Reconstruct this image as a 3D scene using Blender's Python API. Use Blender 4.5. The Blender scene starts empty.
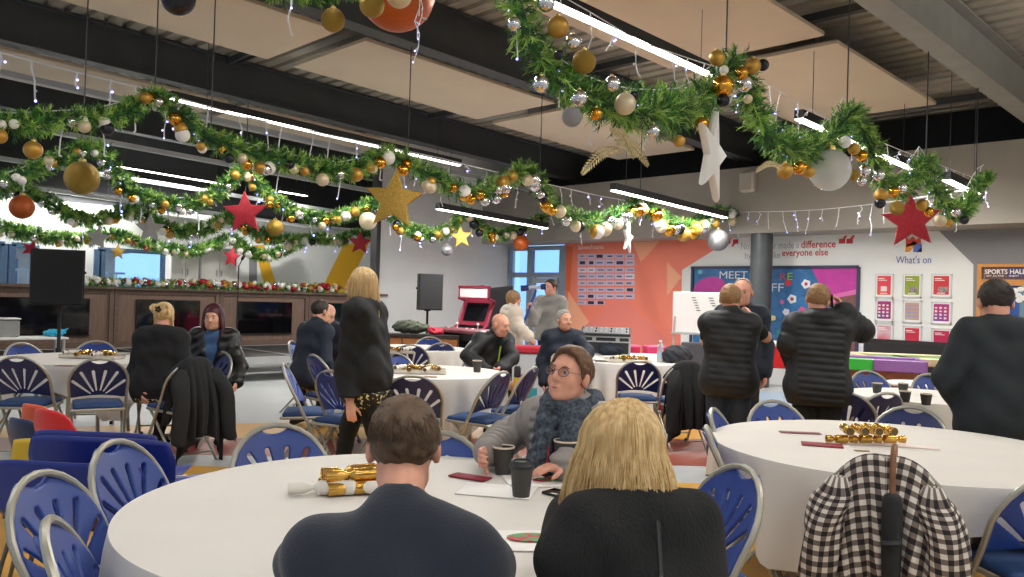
import bpy, math, random
import numpy as np
import openvdb as vdb
from mathutils import Vector, Matrix, Euler
random.seed(7); np.random.seed(7)
PI = math.pi
SC = bpy.context.scene
COL = SC.collection
R = math.radians

# ------------------------------------------------------------------ camera frame (room axes: X along the beams, Y along the far wall)
F = 830.0; ROLL = math.atan(.03); H = 1.45; YAW = R(46.3); PIT = math.atan((297.0 - 288.5) / F)
def _axes():
    fw0 = Vector((math.cos(YAW), math.sin(YAW), 0)); rt0 = Vector((math.sin(YAW), -math.cos(YAW), 0)); up0 = Vector((0, 0, 1))
    fw = fw0 * math.cos(PIT) + up0 * math.sin(PIT); up1 = -fw0 * math.sin(PIT) + up0 * math.cos(PIT)
    rt = rt0 * math.cos(ROLL) + up1 * math.sin(ROLL); up = -rt0 * math.sin(ROLL) + up1 * math.cos(ROLL)
    return fw, rt, up
FW, RT, UP = _axes()
CAM = Vector((0, 0, H))
def ray(x, y): return FW + RT * ((x - 512) / F) - UP * ((y - 288.5) / F)
def atz(x, y, z):
    d = ray(x, y); return CAM + d * ((z - H) / d.z)
def atX(x, y, X):
    d = ray(x, y); return CAM + d * (X / d.x)
def atY(x, y, Y):
    d = ray(x, y); return CAM + d * (Y / d.y)
def atD(x, y, D): return CAM + ray(x, y) * D
def ground(x, D):
    p = atD(x, 300, D); return (p.x, p.y)
def heading(phi): return YAW + PI + R(phi)      # 0 faces the viewer, 90 faces picture right, 180 faces away

cam = bpy.data.cameras.new('camera'); camo = bpy.data.objects.new('camera', cam); COL.objects.link(camo)
cam.sensor_width = 36; cam.lens = 36 * F / 1024; cam.clip_start = .05; cam.clip_end = 200
m = Matrix((RT, UP, -FW)).transposed().to_4x4(); m.translation = CAM; camo.matrix_world = m
SC.camera = camo

# ------------------------------------------------------------------ materials
MATS = {}
def mat(name, col, rough=.6, metal=0., noise=0., nscale=8., bump=0., bscale=60., emit=None, estr=0., spec=.5, sheen=0., trans=0., alpha=1., coat=0., stretch=None, col2=None, rp=(.3, .7)):
    if name in MATS: return MATS[name]
    mt = bpy.data.materials.new(name); mt.use_nodes = True
    nt = mt.node_tree; b = nt.nodes['Principled BSDF']
    def hexs(c):
        if isinstance(c, str):
            v = [int(c[i:i + 2], 16) / 255 for i in (0, 2, 4)]
            return tuple(x / 12.92 if x <= .04045 else ((x + .055) / 1.055) ** 2.4 for x in v)
        return tuple(c)
    c = hexs(col)
    b.inputs['Base Color'].default_value = (*c, 1)
    b.inputs['Roughness'].default_value = rough; b.inputs['Metallic'].default_value = metal
    b.inputs['Specular IOR Level'].default_value = spec
    if sheen: b.inputs['Sheen Weight'].default_value = sheen
    if trans: b.inputs['Transmission Weight'].default_value = trans
    if coat: b.inputs['Coat Weight'].default_value = coat
    if alpha < 1: b.inputs['Alpha'].default_value = alpha
    if emit is not None:
        b.inputs['Emission Color'].default_value = (*hexs(emit), 1); b.inputs['Emission Strength'].default_value = estr
    tc = nt.nodes.new('ShaderNodeTexCoord')
    vec = tc.outputs['Object']
    if stretch:
        mp = nt.nodes.new('ShaderNodeMapping'); mp.inputs['Scale'].default_value = stretch
        nt.links.new(vec, mp.inputs['Vector']); vec = mp.outputs['Vector']
    if noise:
        n = nt.nodes.new('ShaderNodeTexNoise'); n.inputs['Scale'].default_value = nscale; n.inputs['Detail'].default_value = 4
        nt.links.new(vec, n.inputs['Vector'])
        r = nt.nodes.new('ShaderNodeValToRGB')
        lo = hexs(col2) if col2 is not None else tuple(x * (1 - noise) for x in c)
        r.color_ramp.elements[0].color = (*lo, 1); r.color_ramp.elements[0].position = rp[0]
        r.color_ramp.elements[1].color = (*(c if col2 is not None else tuple(min(1, x * (1 + noise * .5)) for x in c)), 1); r.color_ramp.elements[1].position = rp[1]
        nt.links.new(n.outputs['Fac'], r.inputs['Fac']); nt.links.new(r.outputs['Color'], b.inputs['Base Color'])
    if bump:
        n2 = nt.nodes.new('ShaderNodeTexNoise'); n2.inputs['Scale'].default_value = bscale; n2.inputs['Detail'].default_value = 3
        nt.links.new(vec, n2.inputs['Vector'])
        bp = nt.nodes.new('ShaderNodeBump'); bp.inputs['Strength'].default_value = bump; bp.inputs['Distance'].default_value = .01
        nt.links.new(n2.outputs['Fac'], bp.inputs['Height']); nt.links.new(bp.outputs['Normal'], b.inputs['Normal'])
    MATS[name] = mt
    return mt

# ------------------------------------------------------------------ mesh builder
class MB:
    def __init__(s): s.v = []; s.f = []; s.mi = []; s.cur = 0
    def add(s, vs, fs, M=None):
        b = len(s.v)
        if M is not None: vs = [M @ Vector(v) for v in vs]
        s.v += [tuple(v) for v in vs]; s.f += [tuple(i + b for i in f) for f in fs]; s.mi += [s.cur] * len(fs)
        return s
    def box(s, c, d, M=None, bev=0.):
        x, y, z = c; a, b, h = d[0] / 2, d[1] / 2, d[2] / 2
        if bev <= 0:
            vs = [(x + i * a, y + j * b, z + k * h) for i in (-1, 1) for j in (-1, 1) for k in (-1, 1)]
            return s.add(vs, [(0, 1, 3, 2), (4, 6, 7, 5), (0, 4, 5, 1), (2, 3, 7, 6), (0, 2, 6, 4), (1, 5, 7, 3)], M)
        bev = min(bev, a * .9, b * .9, h * .9)
        prof = [(-h, bev), (-h + bev, 0), (h - bev, 0), (h, bev)]
        vs = []; fs = []
        for (zz, ins) in prof:
            aa, bb = a - ins, b - ins; q = bev
            ring = [(aa - q, -bb), (aa, -bb + q), (aa, bb - q), (aa - q, bb), (-aa + q, bb), (-aa, bb - q), (-aa, -bb + q), (-aa + q, -bb)]
            vs += [(x + p, y + r_, z + zz) for p, r_ in ring]
        for k in range(3):
            for i in range(8):
                j = (i + 1) % 8; fs.append((k * 8 + i, k * 8 + j, k * 8 + 8 + j, k * 8 + 8 + i))
        fs.append(tuple(range(7, -1, -1))); fs.append(tuple(range(24, 32)))
        return s.add(vs, fs, M)
    def tube(s, pts, r, n=8, closed=False, M=None, caps=True, flat=1.):
        P = [Vector(p) for p in pts]; N = len(P)
        rs = r if isinstance(r, (list, tuple)) else [r] * N
        vs = []; fs = []
        T = []
        for i in range(N):
            a = P[(i - 1) % N] if (closed or i > 0) else P[i]; b = P[(i + 1) % N] if (closed or i < N - 1) else P[i]
            t = (b - a); T.append(t.normalized() if t.length > 1e-9 else Vector((0, 0, 1)))
        up = Vector((0, 0, 1)) if abs(T[0].z) < .9 else Vector((1, 0, 0))
        u = T[0].cross(up).normalized()
        for i in range(N):
            u = (u - T[i] * u.dot(T[i]))
            if u.length < 1e-6: u = T[i].orthogonal()
            u.normalize(); w = T[i].cross(u)
            for k in range(n):
                a = 2 * PI * k / n; vs.append(P[i] + (u * math.cos(a) + w * math.sin(a) * flat) * rs[i])
        L = N if closed else N - 1
        for i in range(L):
            j = (i + 1) % N
            for k in range(n):
                l = (k + 1) % n; fs.append((i * n + k, i * n + l, j * n + l, j * n + k))
        if not closed and caps:
            fs.append(tuple(range(n - 1, -1, -1))); fs.append(tuple((N - 1) * n + k for k in range(n)))
        return s.add(vs, fs, M)
    def lathe(s, prof, n=24, M=None, cap=True):
        vs = []; fs = []
        for (r, z) in prof:
            for k in range(n):
                a = 2 * PI * k / n; vs.append((r * math.cos(a), r * math.sin(a), z))
        for i in range(len(prof) - 1):
            for k in range(n):
                l = (k + 1) % n; fs.append((i * n + k, i * n + l, (i + 1) * n + l, (i + 1) * n + k))
        if cap:
            if prof[0][0] > 1e-5: fs.append(tuple(range(n - 1, -1, -1)))
            if prof[-1][0] > 1e-5: fs.append(tuple((len(prof) - 1) * n + k for k in range(n)))
        return s.add(vs, fs, M)
    def prism(s, poly, z0, z1, M=None):
        n = len(poly); vs = [(x, y, z0) for x, y in poly] + [(x, y, z1) for x, y in poly]
        fs = [tuple(range(n - 1, -1, -1)), tuple(range(n, 2 * n))] + [(i, (i + 1) % n, n + (i + 1) % n, n + i) for i in range(n)]
        return s.add(vs, fs, M)
    def sphere(s, c, r, n=16, m_=10, M=None):
        rr = r if isinstance(r, (list, tuple)) else (r, r, r)
        prof = []
        vs = []; fs = []
        for i in range(m_ + 1):
            t = PI * i / m_ - PI / 2
            for k in range(n):
                a = 2 * PI * k / n
                vs.append((c[0] + rr[0] * math.cos(t) * math.cos(a), c[1] + rr[1] * math.cos(t) * math.sin(a), c[2] + rr[2] * math.sin(t)))
        for i in range(m_):
            for k in range(n):
                l = (k + 1) % n
                fs.append((i * n + k, i * n + l, (i + 1) * n + l, (i + 1) * n + k))
        return s.add(vs, fs, M)
    def mesh(s, name, mats, smooth=40):
        me = bpy.data.meshes.new(name); me.from_pydata(s.v, [], s.f)
        for mm in (mats if isinstance(mats, (list, tuple)) else [mats]): me.materials.append(mm)
        if any(s.mi): me.polygons.foreach_set('material_index', s.mi)
        finish(me, smooth)
        return me
    def build(s, name, mats, parent=None, smooth=40, **kw): return link(name, s.mesh(name, mats, smooth), parent, **kw)
def finish(me, smooth=40):
    me.update()
    if smooth:
        me.polygons.foreach_set('use_smooth', [True] * len(me.polygons))
        try: me.set_sharp_from_angle(angle=R(smooth))
        except Exception: pass
def link(name, me, parent=None, loc=None, rot=None):
    o = bpy.data.objects.new(name, me); COL.objects.link(o)
    if parent is not None: o.parent = parent
    if loc is not None: o.location = loc
    if rot is not None: o.rotation_euler = rot
    return o
def thing(name, label, cat, loc=(0, 0, 0), rz=0., group=None):
    o = bpy.data.objects.new(name, None); COL.objects.link(o); o.empty_display_size = .1
    o.location = loc; o.rotation_euler = (0, 0, rz); o['label'] = label; o['category'] = cat
    if group: o['group'] = group
    return o
def tag(o, label, cat, group=None, kind=None):
    o['label'] = label; o['category'] = cat
    if group: o['group'] = group
    if kind: o['kind'] = kind
    return o
def struct(o, label=None):
    o['kind'] = 'structure'
    if label: o['label'] = label
    return o
def kids(o): return [c for c in bpy.data.objects if c.parent == o]
def copy_tree(o, parent=None, _k=None):
    c = o.copy(); COL.objects.link(c)
    if parent is not None: c.parent = parent
    for ch in list(o.children): copy_tree(ch, c)
    return c
def quad_mb(pts): return MB().add(pts, [tuple(range(len(pts)))])
def frame_from(origin, ux, uy):
    ux = Vector(ux).normalized(); uy = Vector(uy).normalized(); uz = ux.cross(uy)
    M = Matrix((ux, uy, uz)).transposed().to_4x4(); M.translation = Vector(origin); return M
def text_mb(txt, size, M, depth=.004, align='LEFT', shear=0., bold=0., space=1.):
    cu = bpy.data.curves.new('t', 'FONT'); cu.body = txt; cu.size = size; cu.align_x = align; cu.extrude = depth / 2; cu.resolution_u = 2
    cu.shear = shear; cu.offset = bold; cu.space_character = space
    ob = bpy.data.objects.new('t', cu); COL.objects.link(ob)
    dg = bpy.context.evaluated_depsgraph_get(); dg.update()
    me = bpy.data.meshes.new_from_object(ob.evaluated_get(dg))
    mb = MB(); mb.add([M @ v.co for v in me.vertices], [tuple(p.vertices) for p in me.polygons])
    bpy.data.objects.remove(ob); bpy.data.curves.remove(cu); bpy.data.meshes.remove(me)
    return mb
def merge(a, b):
    k = len(a.v); a.v += b.v; a.f += [tuple(i + k for i in f) for f in b.f]; a.mi += b.mi; return a

# ------------------------------------------------------------------ smooth solid shapes (signed distance -> mesh)
class SDF:
    """joined rounded shapes; op list of ('u'|'s'|'i', function, bbox, k)"""
    def __init__(s): s.ops = []
    def cap(s, a, b, ra, rb=None, k=.03, op='u', rib=None):
        a = np.array(a, float); b = np.array(b, float); rb = ra if rb is None else rb
        L2 = float(((b - a) ** 2).sum()) + 1e-12; L = L2 ** .5
        def fn(X, Y, Z):
            px, py, pz = X - a[0], Y - a[1], Z - a[2]; d = b - a
            t = np.clip((px * d[0] + py * d[1] + pz * d[2]) / L2, 0, 1)
            r_ = ra + (rb - ra) * t
            if rib: r_ = r_ + rib[1] * (np.abs(np.sin(PI * (t * L + (rib[2] if len(rib) > 2 else 0)) / rib[0])) - .6)
            return np.sqrt((px - t * d[0]) ** 2 + (py - t * d[1]) ** 2 + (pz - t * d[2]) ** 2) - r_
        m_ = max(ra, rb) + (abs(rib[1]) if rib else 0)
        s.ops.append((op, fn, np.minimum(a, b) - m_, np.maximum(a, b) + m_, k)); return s
    def ell(s, c, r, M=None, k=.03, op='u', zrib=None):
        c = np.array(c, float); r = np.array(r, float); A = None if M is None else np.array(M.to_3x3().inverted())
        def fn(X, Y, Z):
            p = [X - c[0], Y - c[1], Z - c[2]]
            if A is not None: p = [A[i, 0] * p[0] + A[i, 1] * p[1] + A[i, 2] * p[2] for i in range(3)]
            k0 = np.sqrt((p[0] / r[0]) ** 2 + (p[1] / r[1]) ** 2 + (p[2] / r[2]) ** 2) + 1e-9
            k1 = np.sqrt((p[0] / r[0] ** 2) ** 2 + (p[1] / r[1] ** 2) ** 2 + (p[2] / r[2] ** 2) ** 2) + 1e-9
            d = k0 * (k0 - 1) / k1
            return d
        rm = r.max() if M is not None else r
        s.ops.append((op, fn, c - rm, c + rm, k)); return s
    def box(s, c, h, M=None, rnd=.01, k=.01, op='u'):
        c = np.array(c, float); h = np.array(h, float); A = None if M is None else np.array(M.to_3x3().inverted())
        def fn(X, Y, Z):
            p = [X - c[0], Y - c[1], Z - c[2]]
            if A is not None: p = [A[i, 0] * p[0] + A[i, 1] * p[1] + A[i, 2] * p[2] for i in range(3)]
            q = [np.abs(p[i]) - h[i] + rnd for i in range(3)]
            return np.sqrt(np.maximum(q[0], 0) ** 2 + np.maximum(q[1], 0) ** 2 + np.maximum(q[2], 0) ** 2) + np.minimum(np.maximum(np.maximum(q[0], q[1]), q[2]), 0) - rnd
        hm = np.full(3, np.linalg.norm(h)) if M is not None else h
        s.ops.append((op, fn, c - hm, c + hm, k)); return s
    def cut(s, p, n, k=.004):       # remove the side n points to
        p = np.array(p, float); n = np.array(n, float); n = n / np.linalg.norm(n)
        s.ops.append(('p', lambda X, Y, Z: (X - p[0]) * n[0] + (Y - p[1]) * n[1] + (Z - p[2]) * n[2], None, None, k)); return s
    def warp(s, fn): s.ops.append(('w', fn, None, None, 0)); return s
    def field(s, vox, pad=.03):
        us = [o for o in s.ops if o[0] == 'u']
        lo = np.min([o[2] for o in us], 0) - pad; hi = np.max([o[3] for o in us], 0) + pad
        n = np.ceil((hi - lo) / vox).astype(int) + 1
        ax = [lo[i] + vox * np.arange(n[i]) for i in range(3)]
        D = np.full(tuple(n), 1.0)
        for (op, fn, a, b, k) in s.ops:
            if op in 'pw':
                X, Y, Z = ax[0][:, None, None], ax[1][None, :, None], ax[2][None, None, :]
                if op == 'p': D = smax(D, fn(X, Y, Z), k)
                else: D = D + fn(X, Y, Z, D)
                continue
            mg = k + .03 + vox * 2
            i0 = np.maximum(((a - mg - lo) / vox).astype(int), 0); i1 = np.minimum(((b + mg - lo) / vox).astype(int) + 2, n)
            if (i1 <= i0).any(): continue
            sl = tuple(slice(i0[q], i1[q]) for q in range(3))
            d = fn(ax[0][sl[0]][:, None, None], ax[1][sl[1]][None, :, None], ax[2][sl[2]][None, None, :])
            if op == 'u': D[sl] = smin(D[sl], d, k)
            elif op == 's': D[sl] = smax(D[sl], -d, k)
        return D, lo, ax
    def mesh(s, name, mt, vox=.012, pad=.03, post=None):
        D, lo, ax = s.field(vox, pad)
        g = vdb.FloatGrid(1.0); g.copyFromArray(np.ascontiguousarray(D, dtype=np.float32))
        p, t, q = g.convertToPolygons(0.0, 0.0)
        p = np.asarray(p, float) * vox + lo
        if post is not None: p = post(p)
        me = bpy.data.meshes.new(name)
        me.from_pydata([tuple(x) for x in p], [], [tuple(int(i) for i in f[::-1]) for f in q] + [tuple(int(i) for i in f[::-1]) for f in t])
        me.materials.append(mt); me.update()
        # orientation check
        if len(me.polygons):
            c = p.mean(0); s_ = 0.
            vol = 0.
            for f in list(me.polygons)[::max(1, len(me.polygons) // 400)]: vol += Vector(f.center - Vector(c)).dot(f.normal) * f.area
            if vol < 0: me.flip_normals()
        me.polygons.foreach_set('use_smooth', [True] * len(me.polygons)); me.update()
        return me
    def build(s, name, mt, parent=None, vox=.012, pad=.03, post=None, **kw): return link(name, s.mesh(name, mt, vox, pad, post), parent, **kw)
def smin(a, b, k):
    h = np.maximum(k - np.abs(a - b), 0) / max(k, 1e-6); return np.minimum(a, b) - h * h * k * .25
def smax(a, b, k): return -smin(-a, -b, k)
def V3(*a): return np.array(a, float)
def wrinkle(s, amp=.004, sc=1., seed=0):
    r = random.Random(seed); p = [r.uniform(0, 6) for _ in range(6)]
    def fn(X, Y, Z, D):
        return amp * (np.sin(19 * sc * X + 31 * sc * Z + p[0] + 2 * np.sin(9 * Y * sc + p[4])) * np.sin(23 * sc * Y - 13 * sc * Z + p[1]) + .6 * np.sin(41 * sc * Z + 17 * sc * X - 12 * sc * Y + p[2]) * np.sin(29 * sc * X + p[3]))
    s.warp(fn)
# ================================================================== THE SETTING
SL = .0454
WX = 13.95; PY = 14.8; BX = 13.1
def line_band(l0, l1, z=0):
    def ends(l):
        (x0, y0), (x1, y1) = l; s = (y1 - y0) / (x1 - x0)
        return [(X, y0 + s * (X - x0)) for X in (-150, 300, 750, 1150)]
    a = [atz(x, y, z) for x, y in ends(l0)]; b = [atz(x, y, z) for x, y in ends(l1)]
    return a + b[::-1]
mfl = mat('vinyl_grey', 'b3b6b6', .32, noise=.06, nscale=3)
mfy = mat('vinyl_ochre', 'd09d45', .34, noise=.1, nscale=5)
mfr = mat('vinyl_brick', '8d4438', .34, noise=.1, nscale=5)
mfb = mat('vinyl_blue', '9fb2c6', .32, noise=.06, nscale=3)
fl = MB(); fl.box((4, 7, -.05), (22, 29, .1))
L0 = ((200, 424), (690, 414)); L1 = ((200, 438), (690, 439)); L2 = ((200, 455), (690, 466)); L3 = ((200, 466), (690, 483)); L4 = ((200, 760), (690, 900))
fl.cur = 1; fl.add(line_band(L0, L1, .001), [tuple(range(8))]); fl.add(line_band(L3, L4, .001), [tuple(range(8))])
fl.cur = 2; fl.add(line_band(L1, L2, .001), [tuple(range(8))])
fl.cur = 3; fl.add([atz(x, y, .0012) for x, y in ((760, 392), (1100, 392), (1100, 408), (760, 408))], [(0, 1, 2, 3)])
fl.add(line_band(L2, L3, .001), [tuple(range(8))]); fl.mi[-1] = 0
struct(fl.build('floor', [mfl, mfy, mfr, mfb]), 'patterned vinyl floor in grey, ochre and brick red bands')
# roof deck: ribbed steel
dk = MB(); x = -3.2
prof = []
while x < 14.3:
    prof += [(x, 0), (x + .15, 0), (x + .17, .06), (x + .23, .06), (x + .25, 0)]; x += .25
vs = []
for (px, pz) in prof:
    z = 5.25 - SL * px + pz
    vs += [(px, -6, z), (px, 21.4, z)]
dk.add(vs, [(2 * i, 2 * i + 1, 2 * i + 3, 2 * i + 2) for i in range(len(prof) - 1)])
dk.add([(-3.2, -6, 5.6), (14.4, -6, 4.8), (14.4, 21.4, 4.8), (-3.2, 21.4, 5.6)], [(0, 1, 2, 3)])
struct(dk.build('ceiling', mat('steel_deck', 'b4ada0', .5, .1, noise=.15, nscale=2), smooth=0), 'ribbed grey steel roof deck')
mdark = mat('charcoal_steel', '46484a', .5, .1, noise=.12, nscale=3)
mgrey = mat('grey_steel', '9a9890', .55, .1, noise=.1, nscale=3)
Ms = Matrix.Rotation(math.atan(SL), 4, 'Y')
def ibeam(y, name, mt, x0=-3.1, x1=14.1, zb=4.65, dep=.58, fw_=.26, label=None):
    b = MB(); w = fw_ / 2; t = .025; wt = .012
    poly = [(-w, 0), (w, 0), (w, t), (wt, t), (wt, dep - t), (w, dep - t), (w, dep), (-w, dep), (-w, dep - t), (-wt, dep - t), (-wt, t), (-w, t)]
    n = 12; vs = []
    for X in (x0, x1): vs += [(X, y + a, zb - SL * X + c) for a, c in poly]
    fs = [(i, (i + 1) % n, n + (i + 1) % n, n + i) for i in range(n)] + [tuple(range(n)), tuple(range(2 * n - 1, n - 1, -1))]
    b.add(vs, fs)
    return struct(b.build(name, mt, smooth=0), label)
for i, y in enumerate((12.3, 7.98, 16.7, 20.9)): ibeam(y, 'trim_%d' % (i + 1), mdark, label='dark steel roof beam')
ibeam(3.3, 'trim_5', mgrey, label='grey steel roof beam at the right'); ibeam(-1.2, 'trim_6', mgrey)
# cross rails between the ceiling rafts
for i, (X, ya, yb) in enumerate(((5.47, 8.2, 12.1), (9.32, 8.2, 12.1), (13.0, 3.5, 7.8), (8.9, 3.5, 7.8), (9.3, 12.5, 16.5), (5.5, 12.5, 16.5))):
    b = MB(); b.box((X, (ya + yb) / 2, 5.13 - SL * X), (.05, yb - ya, .09)); b.box((X + .16, (ya + yb) / 2, 5.15 - SL * X), (.04, yb - ya, .05))
    struct(b.build('trim_%d' % (10 + i), mdark, smooth=0))
for i, (y, z0) in enumerate(((13.05, 4.42), (15.6, 4.2), (18.4, 4.0), (19.1, 3.6))):  # pale strips added for the bright stripes of lit beam undersides
    b = MB(); b.box((5.0, y, z0 - SL * 5), (17, .14, .08), Matrix.Translation((5.0, y, z0 - SL * 5)) @ Ms @ Matrix.Translation((-5.0, -y, -(z0 - SL * 5))))
    struct(b.build('trim_%d' % (30 + i), mat('trunking_as_lit_flange', 'b9bbbd', .5), smooth=0), 'pale trunking added under the roof in place of lit beam undersides')
# bulkhead, soffit and walls
mbulk = mat('bulkhead_grey', 'a09a90', .8, noise=.05, nscale=2)
mwhite = mat('wall_white', 'e6e7e4', .7, noise=.03, nscale=2)
mwgrey = mat('wall_grey', '88878a', .75, noise=.05, nscale=2)
zb_ = atX(740, 233.5, BX).z; zt_ = atX(720, 170, BX).z
b = MB(); b.box(((BX + WX) / 2 + .1, 4.9, (zb_ + zt_) / 2), (WX - BX + .2, 19.8, zt_ - zb_))
struct(b.build('wall_bulkhead', mbulk, smooth=0), 'grey bulkhead running along the top of the far wall')
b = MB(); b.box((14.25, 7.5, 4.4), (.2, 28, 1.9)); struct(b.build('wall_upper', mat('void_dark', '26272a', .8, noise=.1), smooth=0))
GL0, GL1 = 12.86, 14.72
b = MB(); b.box((WX + .1, (GL0 - 6) / 2, 1.4), (.2, GL0 + 6, 2.8)); b.box((WX + .1, (GL1 + 14.9) / 2, 1.4), (.2, 14.9 - GL1, 2.8))
E_ = .004
def wp(x, y, e=1): return atX(x, y, WX - E_ * e)
gz = zb_ + .02
def wall_poly(pts, mi, e):
    b.cur = mi; b.add([wp(x, y, e) for x, y in pts], [tuple(range(len(pts)))])
yE = lambda x: atX(x, 250, WX).y
# grey zone to the right of the white panel
wall_poly([(900, 228), (1300, 215), (1300, 440), (900, 440)], 1, 1)
wall_poly([(640, 238), (939, 231), (973.5, 264.5), (971, 460), (640, 460)], 0, 2)
# orange graphic
wall_poly([(565, 240), (735, 237), (682, 270), (679, 420), (560, 420)], 2, 3)
wall_poly([(632, 242), (660, 241), (641, 262)], 3, 4)
wall_poly([(667, 262), (681.5, 277), (667, 296)], 3, 4)
wall_poly([(568, 291), (589, 322), (566, 346)], 3, 4)
wall_poly([(589, 322), (621, 296), (668, 340), (668, 350), (575, 350), (571, 341)], 4, 4)
wall_poly([(566, 246), (573, 246), (570, 292), (566, 290)], 5, 4)
moran = mat('orange_graphic', 'ec8068', .55, noise=.05, nscale=2)
struct(b.build('wall_right', [mwhite, mwgrey, moran, mat('peach_graphic', 'f0a884', .55), mat('coral_graphic', 'e47f72', .55), mat('deep_orange_graphic', 'dd6a3c', .55)], smooth=0), 'far wall with an orange, white and grey graphic')
# side wall with the arcade machine
b = MB(); b.box(((10.15 + 14.15) / 2, PY + .1, 2.5), (4.0, .2, 5)); struct(b.build('wall_left', mwhite, smooth=0), 'white wall behind the speaker and arcade machine')
b = MB(); b.box((10.1, PY + .02, 2.3), (.1, .22, 4.6)); struct(b.build('trim_20', mdark, smooth=0), 'dark wall end post')
BY = 19.5
def bp(x, y, e=1): return atY(x, y, BY - E_ * e)
wins = [(-40, 4), (11, 34.5), (97, 164)]
segs = []
edges = []
for (a, c) in wins: edges.append((bp(a, 265).x, bp(c, 265).x))
wz0, wz1 = bp(100, 284).z - .25, bp(130, 251).z
b = MB(); cx = -6.
for (a, c) in edges:
    b.box(((cx + a) / 2, BY + .1, 1.6), (a - cx, .2, 3.2)); b.box(((a + c) / 2, BY + .1, wz0 / 2), (c - a, .2, wz0)); b.box(((a + c) / 2, BY + .1, (wz1 + 3.2) / 2), (c - a, .2, 3.2 - wz1)); cx = c
b.box(((cx + 16) / 2, BY + .1, 1.6), (16 - cx, .2, 3.2))
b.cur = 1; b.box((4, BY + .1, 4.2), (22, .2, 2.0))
b.cur = 2
for pts in ([(254, 245), (264, 245), (281, 300), (268, 300)], [(346, 240), (371, 240), (341, 300), (316, 300)], ):
    b.add([bp(x, y) for x, y in pts], [(0, 1, 2, 3)])
b.cur = 3; b.add([bp(x, y) for x, y in ((249, 258), (257, 258), (257, 300), (249, 300))], [(0, 1, 2, 3)])
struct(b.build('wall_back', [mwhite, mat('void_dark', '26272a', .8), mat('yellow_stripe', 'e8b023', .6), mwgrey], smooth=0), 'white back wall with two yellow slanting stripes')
b = MB(); b.box((14.1, 17.2, 2.4), (.1, 4.6, 4.8)); struct(b.build('wall_end', mwhite, smooth=0))
# windows
mwin = mat('window_blue_frame', '4d6a8c', .45)
msky = mat('sky_light', '9fc6ea', .9, emit='9cc8f2', estr=1.0)
mglass = mat('window_glass', 'dfeaf2', .03, trans=1., spec=.5)
for k, (a, c) in enumerate(edges):
    w = MB(); t = .09
    for X in (a, c): w.box((X, BY, (wz0 + wz1) / 2), (t * 1.6, .1, wz1 - wz0))
    for z in (wz0, wz1): w.box(((a + c) / 2, BY, z), (c - a, .1, t))
    if k == 2: w.box((a + .1, BY, (wz0 + wz1) / 2), (.12, .1, wz1 - wz0))
    o = struct(w.build('window_%d' % (k + 1), mwin, smooth=0))
    g = MB(); g.box(((a + c) / 2, BY + .05, (wz0 + wz1) / 2), (c - a, .006, wz1 - wz0)); link('glass_pane', g.mesh('glass_pane', mglass, 0), o)
# view outside: sky sheet far off, pale buildings and railings
b = MB(); b.box((3, 34, 4), (60, .1, 16)); struct(b.build('sky_backdrop', msky, smooth=0))
b = MB(); b.box((34, 16, 6), (.1, 50, 24)); struct(b.build('sky_east', mat('sky_east_light', '9cc0ee', .9, emit='8fbcf4', estr=1.0), smooth=0))
mbld = mat('pale_building', 'cfc8bd', .8, noise=.2, nscale=1)
bl = thing('distant_building', 'pale building seen through the blue framed back windows', 'building', (1.5, 27, 0))
q = MB(); q.box((0, 0, 1.2), (14, 2, 2.4)); q.build('walls', mbld, bl, smooth=0)
q = MB(); q.add([(-7.3, -1.3, 2.4), (7.3, -1.3, 2.4), (7.3, 1.3, 2.4), (-7.3, 1.3, 2.4), (-7.3, 0, 3.3), (7.3, 0, 3.3)], [(0, 1, 5, 4), (2, 3, 4, 5), (0, 4, 3), (1, 2, 5)]); q.build('roof', mat('grey_roof', '8a8f96', .8), bl, smooth=0)
for i in range(7):
    q = MB(); q.box((-6 + i * 2, -1.02, 1.5), (.9, .05, 1.2)); q.build('window', mat('far_window', '5d7fa5', .3), bl, smooth=0)
fr = thing('outdoor_railing', 'white railing outside the back windows', 'railing', (1.5, 22.2, 0))
q = MB(); q.box((0, 0, 1.75), (12, .05, .06)); q.box((0, 0, 1.0), (12, .05, .06)); q.build('top_rail', mwhite, fr, smooth=0)
q = MB()
for i in range(60): q.box((-6 + i * .2, 0, .9), (.03, .03, 1.7))
q.build('balusters', mwhite, fr, smooth=0)
# glazed doors beside the orange wall (far end)
gd = MB(); t = .09
ys = [GL0 + .06, yE(530.5), GL1 - .03]
zTr = atX(540, 275, WX).z
for Y, w in ((GL0 + .07, .2), (yE(530.5), .14), (GL1, .06)): gd.box((WX + .03, Y, 1.32), (.12, w, 2.64))
gd.box((WX + .03, (GL0 + GL1) / 2, zTr), (.108, GL1 - GL0, .12)); gd.box((WX + .03, (GL0 + GL1) / 2, 2.62), (.104, GL1 - GL0, .1)); gd.box((WX + .03, (GL0 + GL1) / 2, .12), (.1, GL1 - GL0, .24))
ym = (yE(533) + yE(558)) / 2
dw = struct(gd.build('door_1', mat('door_grey_frame', '8d97a5', .5), smooth=0), 'grey framed glazed entrance doors beside the orange wall')
q = MB(); ya, yb = GL0 + .2, yE(533) 
for Y in (ya + .05, yb - .05): q.box((WX + .01, Y, 1.0), (.08, .1, 1.9))
q.box((WX + .01, (ya + yb) / 2, zTr - .13), (.07, yb - ya, .12)); q.box((WX + .01, (ya + yb) / 2, .9), (.07, yb - ya, .08))
q.build('door_leaf', mat('door_grey_leaf', 'a3aab2', .5), dw, smooth=0)
q = MB(); q.box((WX + .06, (GL0 + GL1) / 2, 1.35), (.008, GL1 - GL0, 2.6)); q.build('glass_pane', mglass, dw, smooth=0)
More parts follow.
